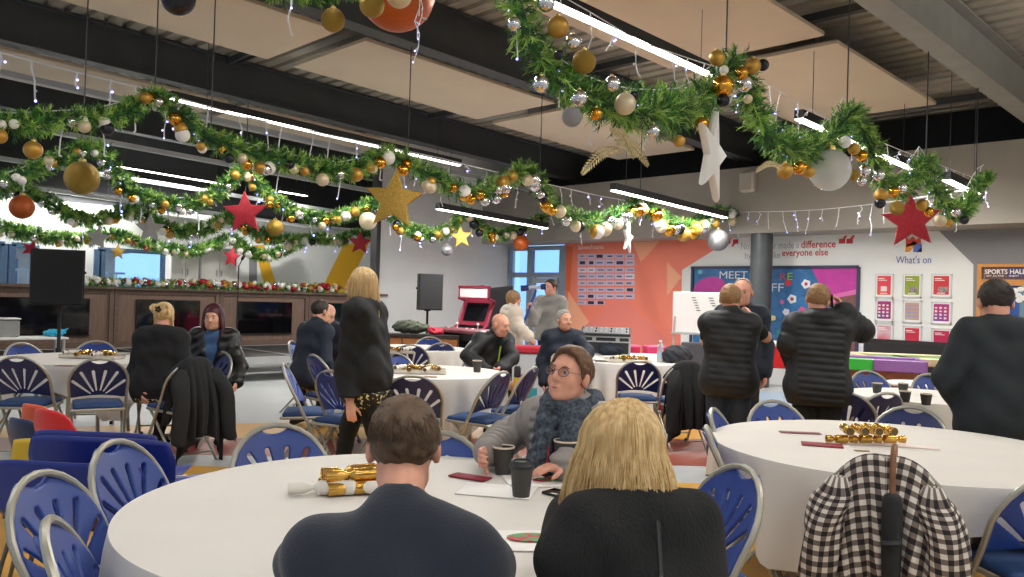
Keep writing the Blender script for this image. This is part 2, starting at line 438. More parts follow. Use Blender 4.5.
# white frosted reveal at the corner by the glazing
# column
pc = Vector((13.32, atX(762, 240, 13.32).y, 0))
b = MB(); b.lathe([(.19, 0), (.19, zb_)], 32, Matrix.Translation(pc)); cc = struct(b.build('column', mat('column_grey', '4d5154', .4, .2, noise=.15, nscale=4), smooth=30), 'dark grey round steel column')
b = MB(); b.box((pc.x - .185, pc.y - .02, 1.28), (.02, .09, .09), bev=.005); b.build('switch_plate', mwhite, cc)
# closing walls out of view
b = MB(); b.box((4, -5.9, 2.6), (22, .2, 5.2)); struct(b.build('wall_front', mwhite, smooth=0))
b = MB(); b.box((-5.9, 8, 1.2), (.2, 28, 2.4)); struct(b.build('wall_near', mwhite, smooth=0))

# ------------------------------------------------------------------ ceiling rafts
mraft = mat('acoustic_raft', 'e2ceb4', .85, noise=.03, nscale=2)
mraftedge = mat('raft_edge', 'b5a183', .8)
def raft(xa, xb, ya, yb, label):
    t = thing('hanging_acoustic_raft', label, 'ceiling panel', ((xa + xb) / 2, (ya + yb) / 2, 4.86 - SL * (xa + xb) / 2), 0, 'cream rafts hung from the roof')
    M = Ms
    b = MB(); b.box((0, 0, 0), (xb - xa, yb - ya, .05), M, bev=.004); b.build('panel', mraft, t)
    for sx in (-1, 1):
        for sy in (-1, 1): MB().tube([(sx * (xb - xa) * .35, sy * (yb - ya) * .3, .02 - SL * sx * (xb - xa) * .35), (sx * (xb - xa) * .35, sy * (yb - ya) * .3, .36 - SL * sx * (xb - xa) * .35)], .006, 5).build('hanger', mdark, t)
for (xa, xb, nm) in ((-1.8, 1.6, 'at the top edge'), (1.9, 5.33, 'second'), (5.72, 9.15, 'third'), (9.5, 12.9, 'fourth')):
    raft(xa, xb, 8.75, 10.55, 'long cream ceiling raft left of the dark beam, %s from the viewer' % nm)
for (xa, xb, nm) in ((1.7, 5.1, 'overhead'), (5.4, 8.75, 'reaching the top edge beside the grey beam'), (9.05, 12.1, 'nearest the grey bulkhead')):
    raft(xa, xb, 4.28, 6.35, 'wide cream raft right of the light tube, %s' % nm)
for (xa, xb, nm) in ((-1., 2.4, 'at the far left edge'), (2.7, 6.1, 'above the gold baubles'), (6.4, 9.8, 'behind the middle lights')):
    raft(xa, xb, 13.4, 15.2, 'cream ceiling raft beyond the second dark beam, %s' % nm)

# ------------------------------------------------------------------ strip lights
mhous = mat('light_housing', '2a2b2d', .5)
def strip_light(x0, x1, y, z0, label, group='suspended strip lights', power=60, col=(1, .985, .96), up=0.):
    xm = (x0 + x1) / 2; L = x1 - x0
    t = thing('ceiling_strip_light', label, 'ceiling light', (xm, y, z0 - SL * xm), 0, group)
    b = MB(); b.box((0, 0, .05), (L, .11, .1), Ms); b.build('housing', mhous, t, smooth=0)
    b = MB(); b.box((0, 0, -.003), (L - .02, .095, .02), Ms); b.build('diffuser', mat('tube_glow', 'ffffff', .4, emit='fff6ea', estr=9), t, smooth=0)
    for s in (-.4, .4): MB().tube([(s * L, 0, .1 - SL * s * L), (s * L, 0, 5.24 - z0 - SL * s * L)], .004, 5).build('suspension_wire', mdark, t)
    la = bpy.data.lights.new('strip_lamp', 'AREA'); la.shape = 'RECTANGLE'; la.size = L; la.size_y = .09; la.energy = power; la.color = col
    lo = bpy.data.objects.new('strip_lamp', la); COL.objects.link(lo); lo.parent = t; lo.location = (0, 0, -.02); lo.rotation_euler = (0, math.atan(SL), 0)
    if up:
        lb = bpy.data.lights.new('deck_fill_lamp', 'AREA'); lb.shape = 'RECTANGLE'; lb.size = L; lb.size_y = .08; lb.energy = power * up; lb.color = col  # upward fill added on unseen fixtures to brighten the roof deck
        lo = bpy.data.objects.new('deck_fill_lamp', lb); COL.objects.link(lo); lo.parent = t; lo.location = (0, 0, .115); lo.rotation_euler = (PI, -math.atan(SL), 0)
    return t
def roofp(x, y, z0):
    d = ray(x, y); return CAM + d * ((z0 - H) / (d.z + SL * d.x))
ZL = 4.2
def by_px(xa, ya, xb, yb, label, y=None, zl=ZL, **k):
    a = roofp(xa, ya, zl); c = roofp(xb, yb, zl)
    strip_light(a.x, c.x, (a.y + c.y) / 2 if y is None else y, zl, label, **k)
by_px(548, 0, 717, 76, 'bright strip light above the foremost garland', y=4.92, power=95)
by_px(800, 118, 915, 169, 'short strip light over the red star by the bulkhead', y=4.6, zl=3.98, power=65)
by_px(940, 180, 969, 194, 'strip light end nearest the right-hand wall', y=3.75, zl=3.57, power=22)
by_px(168, 99, 462, 165, 'long strip light under the middle dark beam', power=110)
by_px(601, 191, 737, 217, 'strip light in front of the grey bulkhead left of the white star', power=75, zl=3.45)
by_px(110, 166, 229, 184, 'strip light behind the swag with the red star', power=110)
by_px(280, 191, 306, 196, 'short strip light seen under the middle garland', power=40)
by_px(433, 209, 551, 228, 'strip light over the arcade machine', power=130, zl=3.3)
by_px(-40, 152, 27, 160, 'strip light at the far left edge behind the big garland', power=40)
by_px(10, 187, 122, 200, 'strip light behind the orange bauble at left', power=80, zl=3.6)
for (x0, x1, y) in ((-1.6, 1.6, 4.92), (2.4, 5.0, 4.92), (-1.6, 2.2, 11.4), (-1.5, 2, .4), (3.2, 6.6, .4), (8, 11.4, .4), (-1.5, 2, -3.6), (3.2, 6.6, -3.6), (8, 11.4, -3.6), (-1.6, 2.2, 17.9)):  # extra lamps outside the view, added for front lighting
    strip_light(x0, x1, y, ZL, 'unseen strip light added to brighten the room', power=(34 if 0 < x0 < 3 and y > 4 or x0 < 0 and y > 1 else 34), up=1.6 if y < 1 else 0)
# ================================================================== FOLDING CHAIRS
mfr_ = mat('chair_steel', 'a9a69a', .38, .45, noise=.05)
mblue = mat('chair_blue_plastic', '1e3d8a', .42, noise=.05, nscale=5)
mnavy = mat('chair_navy_plastic', '1d2a5c', .42, noise=.05, nscale=5)
mcush = mat('chair_blue_cushion', '24416f', .75, noise=.12, nscale=40)
def back_panel_mesh(name, mt):
    W, ZB, ZT = .214, .50, .838
    def outline(X, Z):
        # rounded lower corners, domed top
        zc = .64; top = np.sqrt((X / W) ** 2 + (np.maximum(Z - zc, 0) / (ZT - zc)) ** 2) - 1
        d1 = np.where(Z > zc, top * .16, np.abs(X) - W)
        low = ZB + .03 * (1 - (X / W) ** 2) - Z
        q = np.minimum(np.maximum(d1 + .03, low + .03), 0) + np.sqrt(np.maximum(d1 + .03, 0) ** 2 + np.maximum(low + .03, 0) ** 2) - .03
        return q
    s = SDF()
    def fn(X, Y, Z):
        d = outline(X, Z) + 0 * Y
        nz = (np.sqrt((X / .075) ** 2 + ((Z - .846) / .046) ** 2) - 1) * .035
        d = np.maximum(d, -nz)
        for a in (-52, -31, -11, 11, 31, 52):
            r = R(a); ux, uz = math.sin(r), math.cos(r)
            t0, t1 = .075, .075 + (.125 + .07 * math.cos(r) - (.03 if abs(a) < 20 else 0))
            px, pz = X, Z - .50
            t = np.clip(px * ux + pz * uz, t0, t1)
            ds = np.sqrt((px - t * ux) ** 2 + (pz - t * uz) ** 2) - (.006 + .006 * (t - t0) / (t1 - t0))
            d = np.maximum(d, -ds)
        return np.maximum(d, np.abs(Y) - .009) + 0 * X
    s.ops.append(('u', fn, np.array((-W, -.012, ZB)), np.array((W, .012, ZT + .012)), .001))
    def post(p):
        x, y, z = p[:, 0].copy(), p[:, 1].copy(), p[:, 2].copy()
        cur = -.055 * (1 - (x / .215) ** 2) * np.clip(1.0 - .0 * z, 0, 1)
        yy = y + fr_y(z) + .01 - .032 * (1 - (x / .215) ** 2)
        return np.stack([x, yy, z], 1)
    return s.mesh(name, mt, .0055, .012, post)
# side profile of the main frame: y forward; front feet y=+.20, top y=-.22
def fr_y(z): return .215 - .50 * z
def make_chair(label, plast='b'):
    t = thing('folding_chair', label, 'chair', group=None)
    pts = []
    for z in (.0, .15, .3, .45, .54): pts.append((-.215, fr_y(z), z))
    for a in range(0, 181, 15):
        r = R(180 - a); z = .64 + .20 * math.sin(r); pts.append((.222 * math.cos(r), fr_y(z), z))
    for z in (.54, .45, .3, .15, .0): pts.append((.215, fr_y(z), z))
    MB().tube(pts, .0125, 8).build('back_frame', mfr_, t)
    for s in (-1, 1):
        MB().tube([(s * .19, .155, .435), (s * .19, .05, .33), (s * .19, -.245, .0)], .011, 8).build('leg', mfr_, t)
        MB().tube([(s * .2, fr_y(.0), .0), (s * .2, fr_y(.0) - .008, .015), (s * .2, fr_y(.03), .03)], .016, 8).build('foot_cap', mat('black_rubber', '1b1b1c', .7), t)
    MB().tube([(-.19, -.185, .07), (.19, -.185, .07)], .008, 6).build('crossbar', mfr_, t)
    MB().tube([(-.215, fr_y(.1), .1), (.215, fr_y(.1), .1)], .008, 6).build('crossbar', mfr_, t)
    pts = [(-.195, -.19, .42), (-.2, .0, .425), (-.2, .17, .43), (-.17, .215, .43), (0, .225, .43), (.17, .215, .43), (.2, .17, .43), (.2, .0, .425), (.195, -.19, .42)]
    MB().tube(pts, .012, 8, closed=True).build('seat_rail', mfr_, t)
    sm = SDF(); sm.box((0, .015, .445), (.185, .2, .022), rnd=.02, k=.01); sm.ell((0, .015, .462), (.16, .17, .018), k=.03)
    link('seat', CH['seat'] if 'seat' in CH else CH.setdefault('seat', sm.mesh('seat', mcush, .012)), t)
    key = 'back' + plast
    if key not in CH: CH[key] = back_panel_mesh('backrest', mblue if plast == 'b' else mnavy)
    link('backrest', CH[key], t)
    return t
CH = {}
_proto = {}
def chair(p, rz, label, plast='n', group='blue fan-back folding chairs'):
    if plast not in _proto:
        t = make_chair(label, plast); _proto[plast] = t
    else:
        t = copy_tree(_proto[plast]); t['label'] = label
    t['group'] = group
    t.location = (p[0], p[1], 0); t.rotation_euler = (0, 0, rz)
    return t
def chair_px(x, y, face, label, plast='n', z=.84, group='blue fan-back folding chairs'):
    """x, y: where the top of the backrest shows; face: a floor point the chair faces, or an angle (0 toward the viewer, 90 picture right, 180 away)"""
    p = atz(x, y, z)
    for _ in range(3):
        if isinstance(face, (tuple, list, Vector)): a = math.atan2(face[1] - p.y, face[0] - p.x)
        else: a = heading(face)
        base = Vector((p.x + .205 * math.cos(a), p.y + .205 * math.sin(a)))
    return chair(base, a - PI / 2, label, plast, group)

# ================================================================== TABLES
mcloth = mat('white_tablecloth', 'd9d4cd', .8, noise=.03, nscale=3, bump=.05, bscale=8)
mtop = mat('table_top', '9c8f7d', .5, noise=.1)
def circle3(a, b, c):
    ax, ay, bx, by, cx, cy = a[0], a[1], b[0], b[1], c[0], c[1]
    d = 2 * (ax * (by - cy) + bx * (cy - ay) + cx * (ay - by))
    ux = ((ax * ax + ay * ay) * (by - cy) + (bx * bx + by * by) * (cy - ay) + (cx * cx + cy * cy) * (ay - by)) / d
    uy = ((ax * ax + ay * ay) * (cx - bx) + (bx * bx + by * by) * (ax - cx) + (cx * cx + cy * cy) * (bx - ax)) / d
    return ux, uy, math.hypot(ax - ux, ay - uy)
def cloth_mesh(Rr, half, ang, zt, cap, seed, nf=22, lowest=.05):
    rnd = random.Random(seed); N = 192
    ph = [rnd.uniform(0, 6.28) for _ in range(4)]
    vs = []; fs = []
    rings = [0, .25, .5, .75, .92, .98, 1.0]
    for q in rings:
        for i in range(N):
            a = 2 * PI * i / N; vs.append((q * Rr * math.cos(a), q * Rr * math.sin(a), zt + .0008 * math.sin(7 * a + q * 9)))
    K = 12
    for k in range(1, K + 1):
        u = k / K
        for i in range(N):
            a = 2 * PI * i / N; aa = a - ang
            ext = min(half / max(abs(math.cos(aa)), abs(math.sin(aa)), 1e-3), cap) - Rr
            ext = min(ext, zt - lowest)
            cor = max(0, abs(math.sin(2 * aa))) ** 2
            wv = (.020 + .03 * cor) * u ** 1.2 * math.sin(nf * a + ph[0]) + .012 * u * math.sin(nf * .5 * a + ph[1]) + .008 * u * math.sin(nf * 1.7 * a + ph[2])
            rr = Rr + .004 + .05 * (u ** .5) * min(1, ext * 2) * (.35 + .3 * cor) + wv * min(1, ext * 2.5)
            z = zt - .006 - ext * u if k > 0 else zt
            vs.append((rr * math.cos(a), rr * math.sin(a), z))
    T = len(rings) + K
    for r_ in range(T - 1):
        for i in range(N):
            j = (i + 1) % N
            if r_ == 0: fs.append((i, N + i, N + j))
            else: fs.append((r_ * N + i, (r_ + 1) * N + i, (r_ + 1) * N + j, r_ * N + j))
    me = bpy.data.meshes.new('tablecloth'); me.from_pydata(vs, [], fs); me.materials.append(mcloth); finish(me, 60); me.flip_normals()
    return me
def round_table(c, Rr, label, clabel, ang=0., half=None, cap=None, seed=1, zt=.74, lowest=.05):
    t = thing('round_table', label, 'table', (c[0], c[1], 0), 0, 'round tables under cloths')
    MB().lathe([(0, zt - .03), (Rr - .02, zt - .03), (Rr - .012, zt - .025), (Rr - .012, zt - .008), (Rr - .02, zt - .004), (0, zt - .004)], 64, cap=False).build('tabletop', mtop, t)
    for k in range(4):
        a = ang + PI / 4 + k * PI / 2; x, y = math.cos(a) * Rr * .5, math.sin(a) * Rr * .5
        MB().tube([(x, y, zt - .03), (x * 1.15, y * 1.15, .02), (x * 1.15, y * 1.15, 0)], .017, 8).build('leg', mfr_, t)
    o = link('tablecloth', cloth_mesh(Rr, half or Rr + .28, ang, zt, cap or Rr + .6, seed, lowest=lowest), None, (c[0], c[1], 0))
    tag(o, clabel, 'tablecloth', 'white tablecloths')
    return t
a_, b_, c_ = atz(430, 454, .74), atz(250, 474, .74), atz(104, 536, .74)
T1 = (1.715, 2.235, .93)
T2 = (4.392, 1.709, .923)
round_table(T1, T1[2], 'large round table nearest the viewer', 'white cloth on the nearest round table, with cups and crackers', R(20), seed=1)
round_table(T2, T2[2], 'round table at right beside the checked coat', 'white cloth on the right table, hanging in folds beside the checked coat', heading(-93), seed=2, half=T2[2] + .19, cap=T2[2] + .46)
T3p = atz(84, 358, .74); T3 = (T3p.x, T3p.y, .76)
T4p = atz(428, 371.5, .74); T4 = (T4p.x, T4p.y, .72)
T5p = atz(408, 348, .74); T5 = (T5p.x, T5p.y, .8)
T6p = atz(628, 360, .74); T6 = (T6p.x, T6p.y, .76)
T7p = atz(928, 396, .74); T7 = (T7p.x, T7p.y, .62)
round_table(T3, T3[2], 'round table at left in front of the stage', 'white cloth on the left table where the blonde woman sits', heading(0), seed=3, half=T3[2] + .22, cap=T3[2] + .5)
round_table(T4, T4[2], 'round table in the middle of the room', 'white floor-length cloth on the middle table', heading(52), seed=4, half=T4[2] + .4, cap=T4[2] + .72)
round_table(T5, T5[2], 'round table behind the standing blonde woman', 'white cloth on the table behind the standing blonde woman', heading(10), seed=5)
round_table(T6, T6[2], 'round table in front of the orange wall', 'white cloth on the table before the orange wall', heading(40), seed=6, half=T6[2] + .35, cap=T6[2] + .6)
round_table(T7, T7[2], 'small round table with four cups in front of the man in a suit', 'white cloth on the small table with four paper cups', heading(20), seed=7, half=T7[2] + .3)

# ------------------------------------------------------------------ chairs, by the table they stand at
# nearest table
chair_px(275, 425, (T1[0], T1[1]), 'blue fan-back folding chair beyond the nearest table, in front of the grey floor', 'b')
chair_px(112, 442, 82, 'blue fan-back folding chair left of the nearest table, upright beside its rim', 'b')
chair_px(36, 474, 86, 'blue fan-back folding chair in the lower left corner, lower than its neighbour', 'b')
chair_px(46, 522, 112, 'folding chair cut by the bottom left edge, only its grey frame top showing', 'b')
chair_px(438, 432, (T1[0], T1[1]), 'blue folding chair peeping out right of the navy-jumper man\'s head', 'b')
chair_px(744, 467, -74, 'empty blue folding chair pulled out between the two near tables', 'b')
# right table
chair_px(706, 427, 78, 'nearer blue folding chair seen edge-on left of the right table', 'b')
chair_px(712, 409, 66, 'farther blue folding chair seen edge-on left of the right table', 'b')
chair_px(771, 401, (T2[0], T2[1]), 'blue folding chair beyond the right table, at its far left by the column', 'b')
chair_px(913, 407, (T2[0] - .1, T2[1] + .2), 'blue folding chair beyond the right table, in front of the four cups')
chair_px(887, 393, 200, 'navy folding chair at the small cup table, its dark notch towards the viewer')
chair_px(843, 392, 150, 'navy folding chair seen at an angle beside the puffer-jacket man')
chair_px(866, 371, 12, 'light blue folding chair beyond the small cup table, under the air hockey table', 'b')
chair_px(929, 374, 5, 'blue folding chair behind the small cup table, next to the suit man\'s elbow', 'b')
chair_px(1066, 476, (T2[0], T2[1]), 'folding chair at the right edge beside the checked coat', 'b')
CC = chair_px(886, 459, (T2[0], T2[1]), 'folding chair hidden under the checked coat', 'b')
# middle table
chair_px(413, 376, (T4[0], T4[1]), 'navy folding chair at the near side of the middle table, behind the navy-jumper man')
chair_px(503, 372, -120, 'navy folding chair at the right of the middle table, seat toward the cloth')
chair_px(534, 367, -112, 'navy folding chair standing behind the one at the right of the middle table')
chair_px(393, 353, 10, 'blue folding chair half hidden by the standing blonde woman', 'b')
CB = chair_px(484, 350, (T4[0], T4[1]), 'folding chair under the bald man in the black jacket')
# back table
chair_px(411, 345, 185, 'navy folding chair with white slots, left of a pair behind the middle table')
chair_px(442, 343, 205, 'navy folding chair with white slots, right of a pair behind the middle table')
chair_px(430, 337, 0, 'small blue folding chair in front of the speaker stand', 'b')
chair_px(472, 341, -100, 'light blue folding chair seen edge-on left of the bald man', 'b')
# table before the orange wall
chair_px(640, 361, (T6[0], T6[1]), 'navy folding chair with white slots in front of the orange wall table')
CD = chair_px(689, 364, -165, 'folding chair under the black coat')
chair_px(556, 354, 60, 'navy folding chair seen edge-on right of the bald man')
CO = chair_px(566, 350, 20, 'folding chair under the laughing grey-haired man')
# left side of the middle aisle
chair_px(291, 341, 85, 'blue folding chair under the man in the dark jumper', 'b')
chair_px(283, 364, 100, 'blue folding chair seen edge-on left of the walking woman, nearest the aisle', 'b')
chair_px(313, 355, 130, 'blue folding chair in the middle of the three by the walking woman', 'b')
chair_px(331, 371, 150, 'blue folding chair just left of the walking woman', 'b')
# left table
chair_px(100, 359, (T3[0] + .1, T3[1]), 'navy folding chair facing the left table, seen square from behind')
chair_px(17, 357, (T3[0], T3[1]), 'navy folding chair cut by the left edge, at the near side of the left table')
chair_px(20, 343, (T3[0], T3[1]), 'blue folding chair at the far side of the left table, cut by the left edge', 'b')
chair_px(97, 341, (T3[0], T3[1]), 'blue folding chair at the far side of the left table, below the big speaker', 'b')
CL = chair_px(160, 352, -165, 'folding chair under the blonde woman with the hair clip')
CK = chair_px(197, 361, -125, 'folding chair under the hanging black coat at left')
CR = chair_px(222, 352, -30, 'folding chair under the red-haired woman')
# ================================================================== PEOPLE
mskin = mat('skin', 'd9a184', .5, noise=.08, nscale=14)
mskin2 = mat('skin_rosy', 'd79a80', .5, noise=.1, nscale=14)
meye = mat('eye_white', 'b9aea6', .25); miris = mat('iris_dark', '2a2320', .2); mlip = mat('lips', 'b0605c', .45)
mblack = mat('black_cloth', '17181a', .9, noise=.2, nscale=30, bump=.2, bscale=120)
mshoe = mat('black_shoe', '141415', .45)
mjean = mat('dark_denim', '25303f', .85, noise=.15, nscale=40)
class Sk: pass
def skeleton(Ht, sit, lean, girth, twist=0., stride=0., seat=.46, hunch=0., shd=0.):
    k = Ht / 1.75; j = Sk(); j.k = k; j.g = girth
    zp = .93 * k if not sit else seat + .09 * k
    j.pel = V3(0, 0, zp)
    A = np.array(Matrix.Rotation(-R(lean), 3, 'X')) @ np.eye(3)
    Tw = np.array(Matrix.Rotation(R(twist), 3, 'Z'))
    def up(x, y, z): return j.pel + A @ Tw @ (V3(x, y, z) * k)
    hz = hunch
    j.waist = up(0, 0, .14); j.chest = up(0, .01 - hz * .2, .36); j.up = up
    j.neck = up(0, -.005 + hz * .6, .545 - shd * .6); j.sh = {-1: up(-.158 * (.6 + .4 * girth), hz * .4, .487 - shd), 1: up(.158 * (.6 + .4 * girth), hz * .4, .487 - shd)}
    j.head = up(0, .03 + hz * 1.3, .70 - hz * .15)
    j.hip = {s: j.pel + V3(s * .09 * k, 0, -.02) for s in (-1, 1)}
    j.knee = {}; j.ank = {}
    for s in (-1, 1):
        if sit:
            j.knee[s] = j.hip[s] + V3(s * .05 * k, .43 * k, -.01); j.ank[s] = V3(j.knee[s][0] + s * .02, j.knee[s][1] - .06, .08)
        else:
            j.knee[s] = V3(s * (.095 + .0) * k, .03 + s * stride * .55, .49 * k); j.ank[s] = V3(s * .10 * k, -.02 + s * stride, .08 * k)
    j.elb = {}; j.wri = {}
    for s in (-1, 1):
        j.elb[s] = j.sh[s] + V3(s * .07, -.03, -.29) * k; j.wri[s] = j.elb[s] + V3(s * -.01, .09, -.24) * k
    return j
def torso_prims(S, j, f, gr=1., hem=None, shoulders=True, k=.05, ribw=None):
    kk = j.k; g = j.g * gr
    def U(x, y, z): return j.up(x, y, z)
    S.cap(U(-.075 * g, 0, .0), U(.075 * g, 0, .0), .110 * kk * g + f, k=k)
    S.cap(U(-.06 * g, .01 * g, .14), U(.06 * g, .01 * g, .14), .109 * kk * g + f, k=k)
    S.cap(U(-.078 * g, .01, .33), U(.078 * g, .01, .33), .108 * kk * (.6 + .4 * g) + f, k=k)
    if shoulders:
        S.cap(j.sh[-1], j.sh[1], .058 * kk + f * .8, k=k)
        for s in (-1, 1): S.cap(j.neck - (j.head - j.neck) * .12, j.sh[s], .05 * kk + f * .5, .052 * kk + f * .8, k=k)
    if hem: S.cap(j.pel + V3(-.07 * g, 0, hem + .1) * kk, j.pel + V3(.07 * g, 0, hem + .1) * kk, .107 * kk * g + f, k=k)
def arm_prims(S, j, s, f, to='wrist', rib=None, r=(.052, .042, .028)):
    kk = j.k; a, e, w = j.sh[s], j.elb[s], j.wri[s]; r = [x * kk * (.7 + .3 * j.g) + f for x in r]
    if to == 'short':
        S.cap(a, a + (e - a) * .62, r[0], r[1] + .01, k=.03, rib=rib); return
    S.cap(a, e, r[0], r[1], k=.03, rib=rib)
    if to == 'elbow': return
    t = {'wrist': .97, 'cuff': 1.0, 'fore': .8}.get(to, .97)
    S.cap(e, e + (w - e) * t, r[1], r[2] + (.004 if f > 0 else 0), k=.03, rib=rib)
def leg_prims(S, j, s, f):
    kk = j.k; g = .7 + .3 * j.g
    S.cap(j.hip[s], j.knee[s], .082 * kk * g + f, .056 * kk + f, k=.04)
    S.cap(j.knee[s], j.ank[s], .054 * kk + f, .038 * kk + f, k=.03)
def hand_prims(S, w, d, n, kk=1., curl=.5, side=1, fr=.0088):
    """w wrist, d pointing direction, n palm normal (curl side), side: which way the thumb leaves"""
    d = d / np.linalg.norm(d); n = n - d * n.dot(d); n = n / (np.linalg.norm(n) + 1e-9); u = np.cross(d, n) * side
    S.cap(w - d * .03, w + d * .02, .026 * kk, .026 * kk, k=.02)
    for o in (-.026, -.009, .009, .026): S.cap(w + d * .025 * kk + u * o * .7 * kk, w + d * .085 * kk + u * o * kk, .016 * kk, .0125 * kk, k=.012)
    for i, o in enumerate((-.03, -.0105, .0105, .03)):
        L = (.060, .076, .070, .055)[i] * kk; c = curl * (1 + .08 * i)
        p = w + d * .088 * kk + u * o * kk
        for q in range(3):
            a = c * (q + .6); dd = d * math.cos(a) + n * math.sin(a); l = L * (.45, .32, .25)[q]
            S.cap(p, p + dd * l, fr * kk * (1.05 - .08 * q), fr * kk * (1 - .1 * q), k=.005); p = p + dd * l
    p = w + d * .03 * kk - u * .026 * kk
    for q, l in enumerate((.036, .03, .026)):
        a = .35 + .25 * q; dd = d * math.cos(.75 - .2 * q) - u * math.sin(.75 - .2 * q) * (1 - .5 * curl * q / 2) + n * (.25 + .5 * curl * (q + 1) / 3); dd = dd / np.linalg.norm(dd)
        S.cap(p, p + dd * l * kk, .0125 * kk - .001 * q, .0105 * kk - .001 * q, k=.008); p = p + dd * l * kk
def head_prims(S, HM, hs, neckp, neckr=.055, jaw=1.):
    def P(x, y, z): return np.array(HM @ Vector((x * hs, y * hs, z * hs)))
    M3 = HM.to_3x3().normalized()
    def E(c, r, k, op='u'): S.ell(P(*c), [q * hs for q in r], M3.to_4x4(), k=k, op=op)
    E((0, -.012, .028), (.075, .096, .086), .02); E((0, .022, -.035), (.061 * jaw, .070, .086), .03)
    S.cap(P(-.032 * jaw, .028, -.08), P(.032 * jaw, .028, -.08), .03 * hs, k=.03); E((0, .07, -.094), (.024 * jaw, .02, .019), .02)
    for s in (-1, 1): E((s * .036, .057, -.032), (.026, .024, .026), .02)
    S.cap(P(-.034, .080, .024), P(.034, .080, .024), .012 * hs, k=.02)
    for s in (-1, 1): E((s * .031, .098, .004), (.017, .012, .010), .012, 's')
    S.cap(P(0, .088, .014), P(0, .112, -.027), .008 * hs, .012 * hs, k=.012)
    for s in (-1, 1): E((s * .011, .100, -.033), (.009, .009, .007), .006)
    S.cap(P(-.016, .086, -.060), P(.016, .086, -.060), .008 * hs, k=.008); S.cap(P(-.013, .086, -.071), P(.013, .086, -.071), .0085 * hs, k=.008)
    for s in (-1, 1): E((s * .082, -.008, -.010), (.012, .020, .033), .006)
    S.cap(P(0, -.025, -.05), neckp, neckr * hs, neckr * 1.08 * hs, k=.03)
def hair_strands(mb, paths, r):
    for p, rr in zip(paths, r): mb.tube(p, [rr * q for q in ([.7] + [1] * (len(p) - 2) + [.3])], 3, caps=False)
def mesh_to_mb(me, mb): return mb.add([tuple(v.co) for v in me.vertices], [tuple(p.vertices) for p in me.polygons])
def lock_path(th, rnd, length, wave=.008, part=0., flare=0., n=14, out=1., jitter=.008):
    """one lock from the crown over the head and down; th = 0 is the back, +-pi the face"""
    ca, sa = math.sin(th), -math.cos(th)
    ph = rnd.uniform(0, 6.28); dr = rnd.uniform(-1, 1) * jitter; pts = []
    L = length * rnd.uniform(.97, 1.03)
    for i in range(n):
        u = i / (n - 1)
        if u < .45:
            e = PI / 2 * (1 - u / .45) ; rx, ry, rz = .082 * out, .103 * out, .096 * out
            x, y, z = rx * math.cos(e) * ca, ry * math.cos(e) * sa - .012, rz * math.sin(e) + .025
            x += part * max(0, math.sin(e)) ** 3
        else:
            v = (u - .45) / .55; zz = -(L + .0) * v + .025
            grow = 1 + flare * math.sin(min(1, v * 1.3) * PI * .5)
            x, y, z = .082 * out * ca * grow, .103 * out * sa * grow - .012, zz
            w_ = wave * v * math.sin(9 * v + ph)
            x += w_ * sa + dr * v * ca; y += -w_ * ca + dr * v * sa
        pts.append((x, y, z))
    return pts
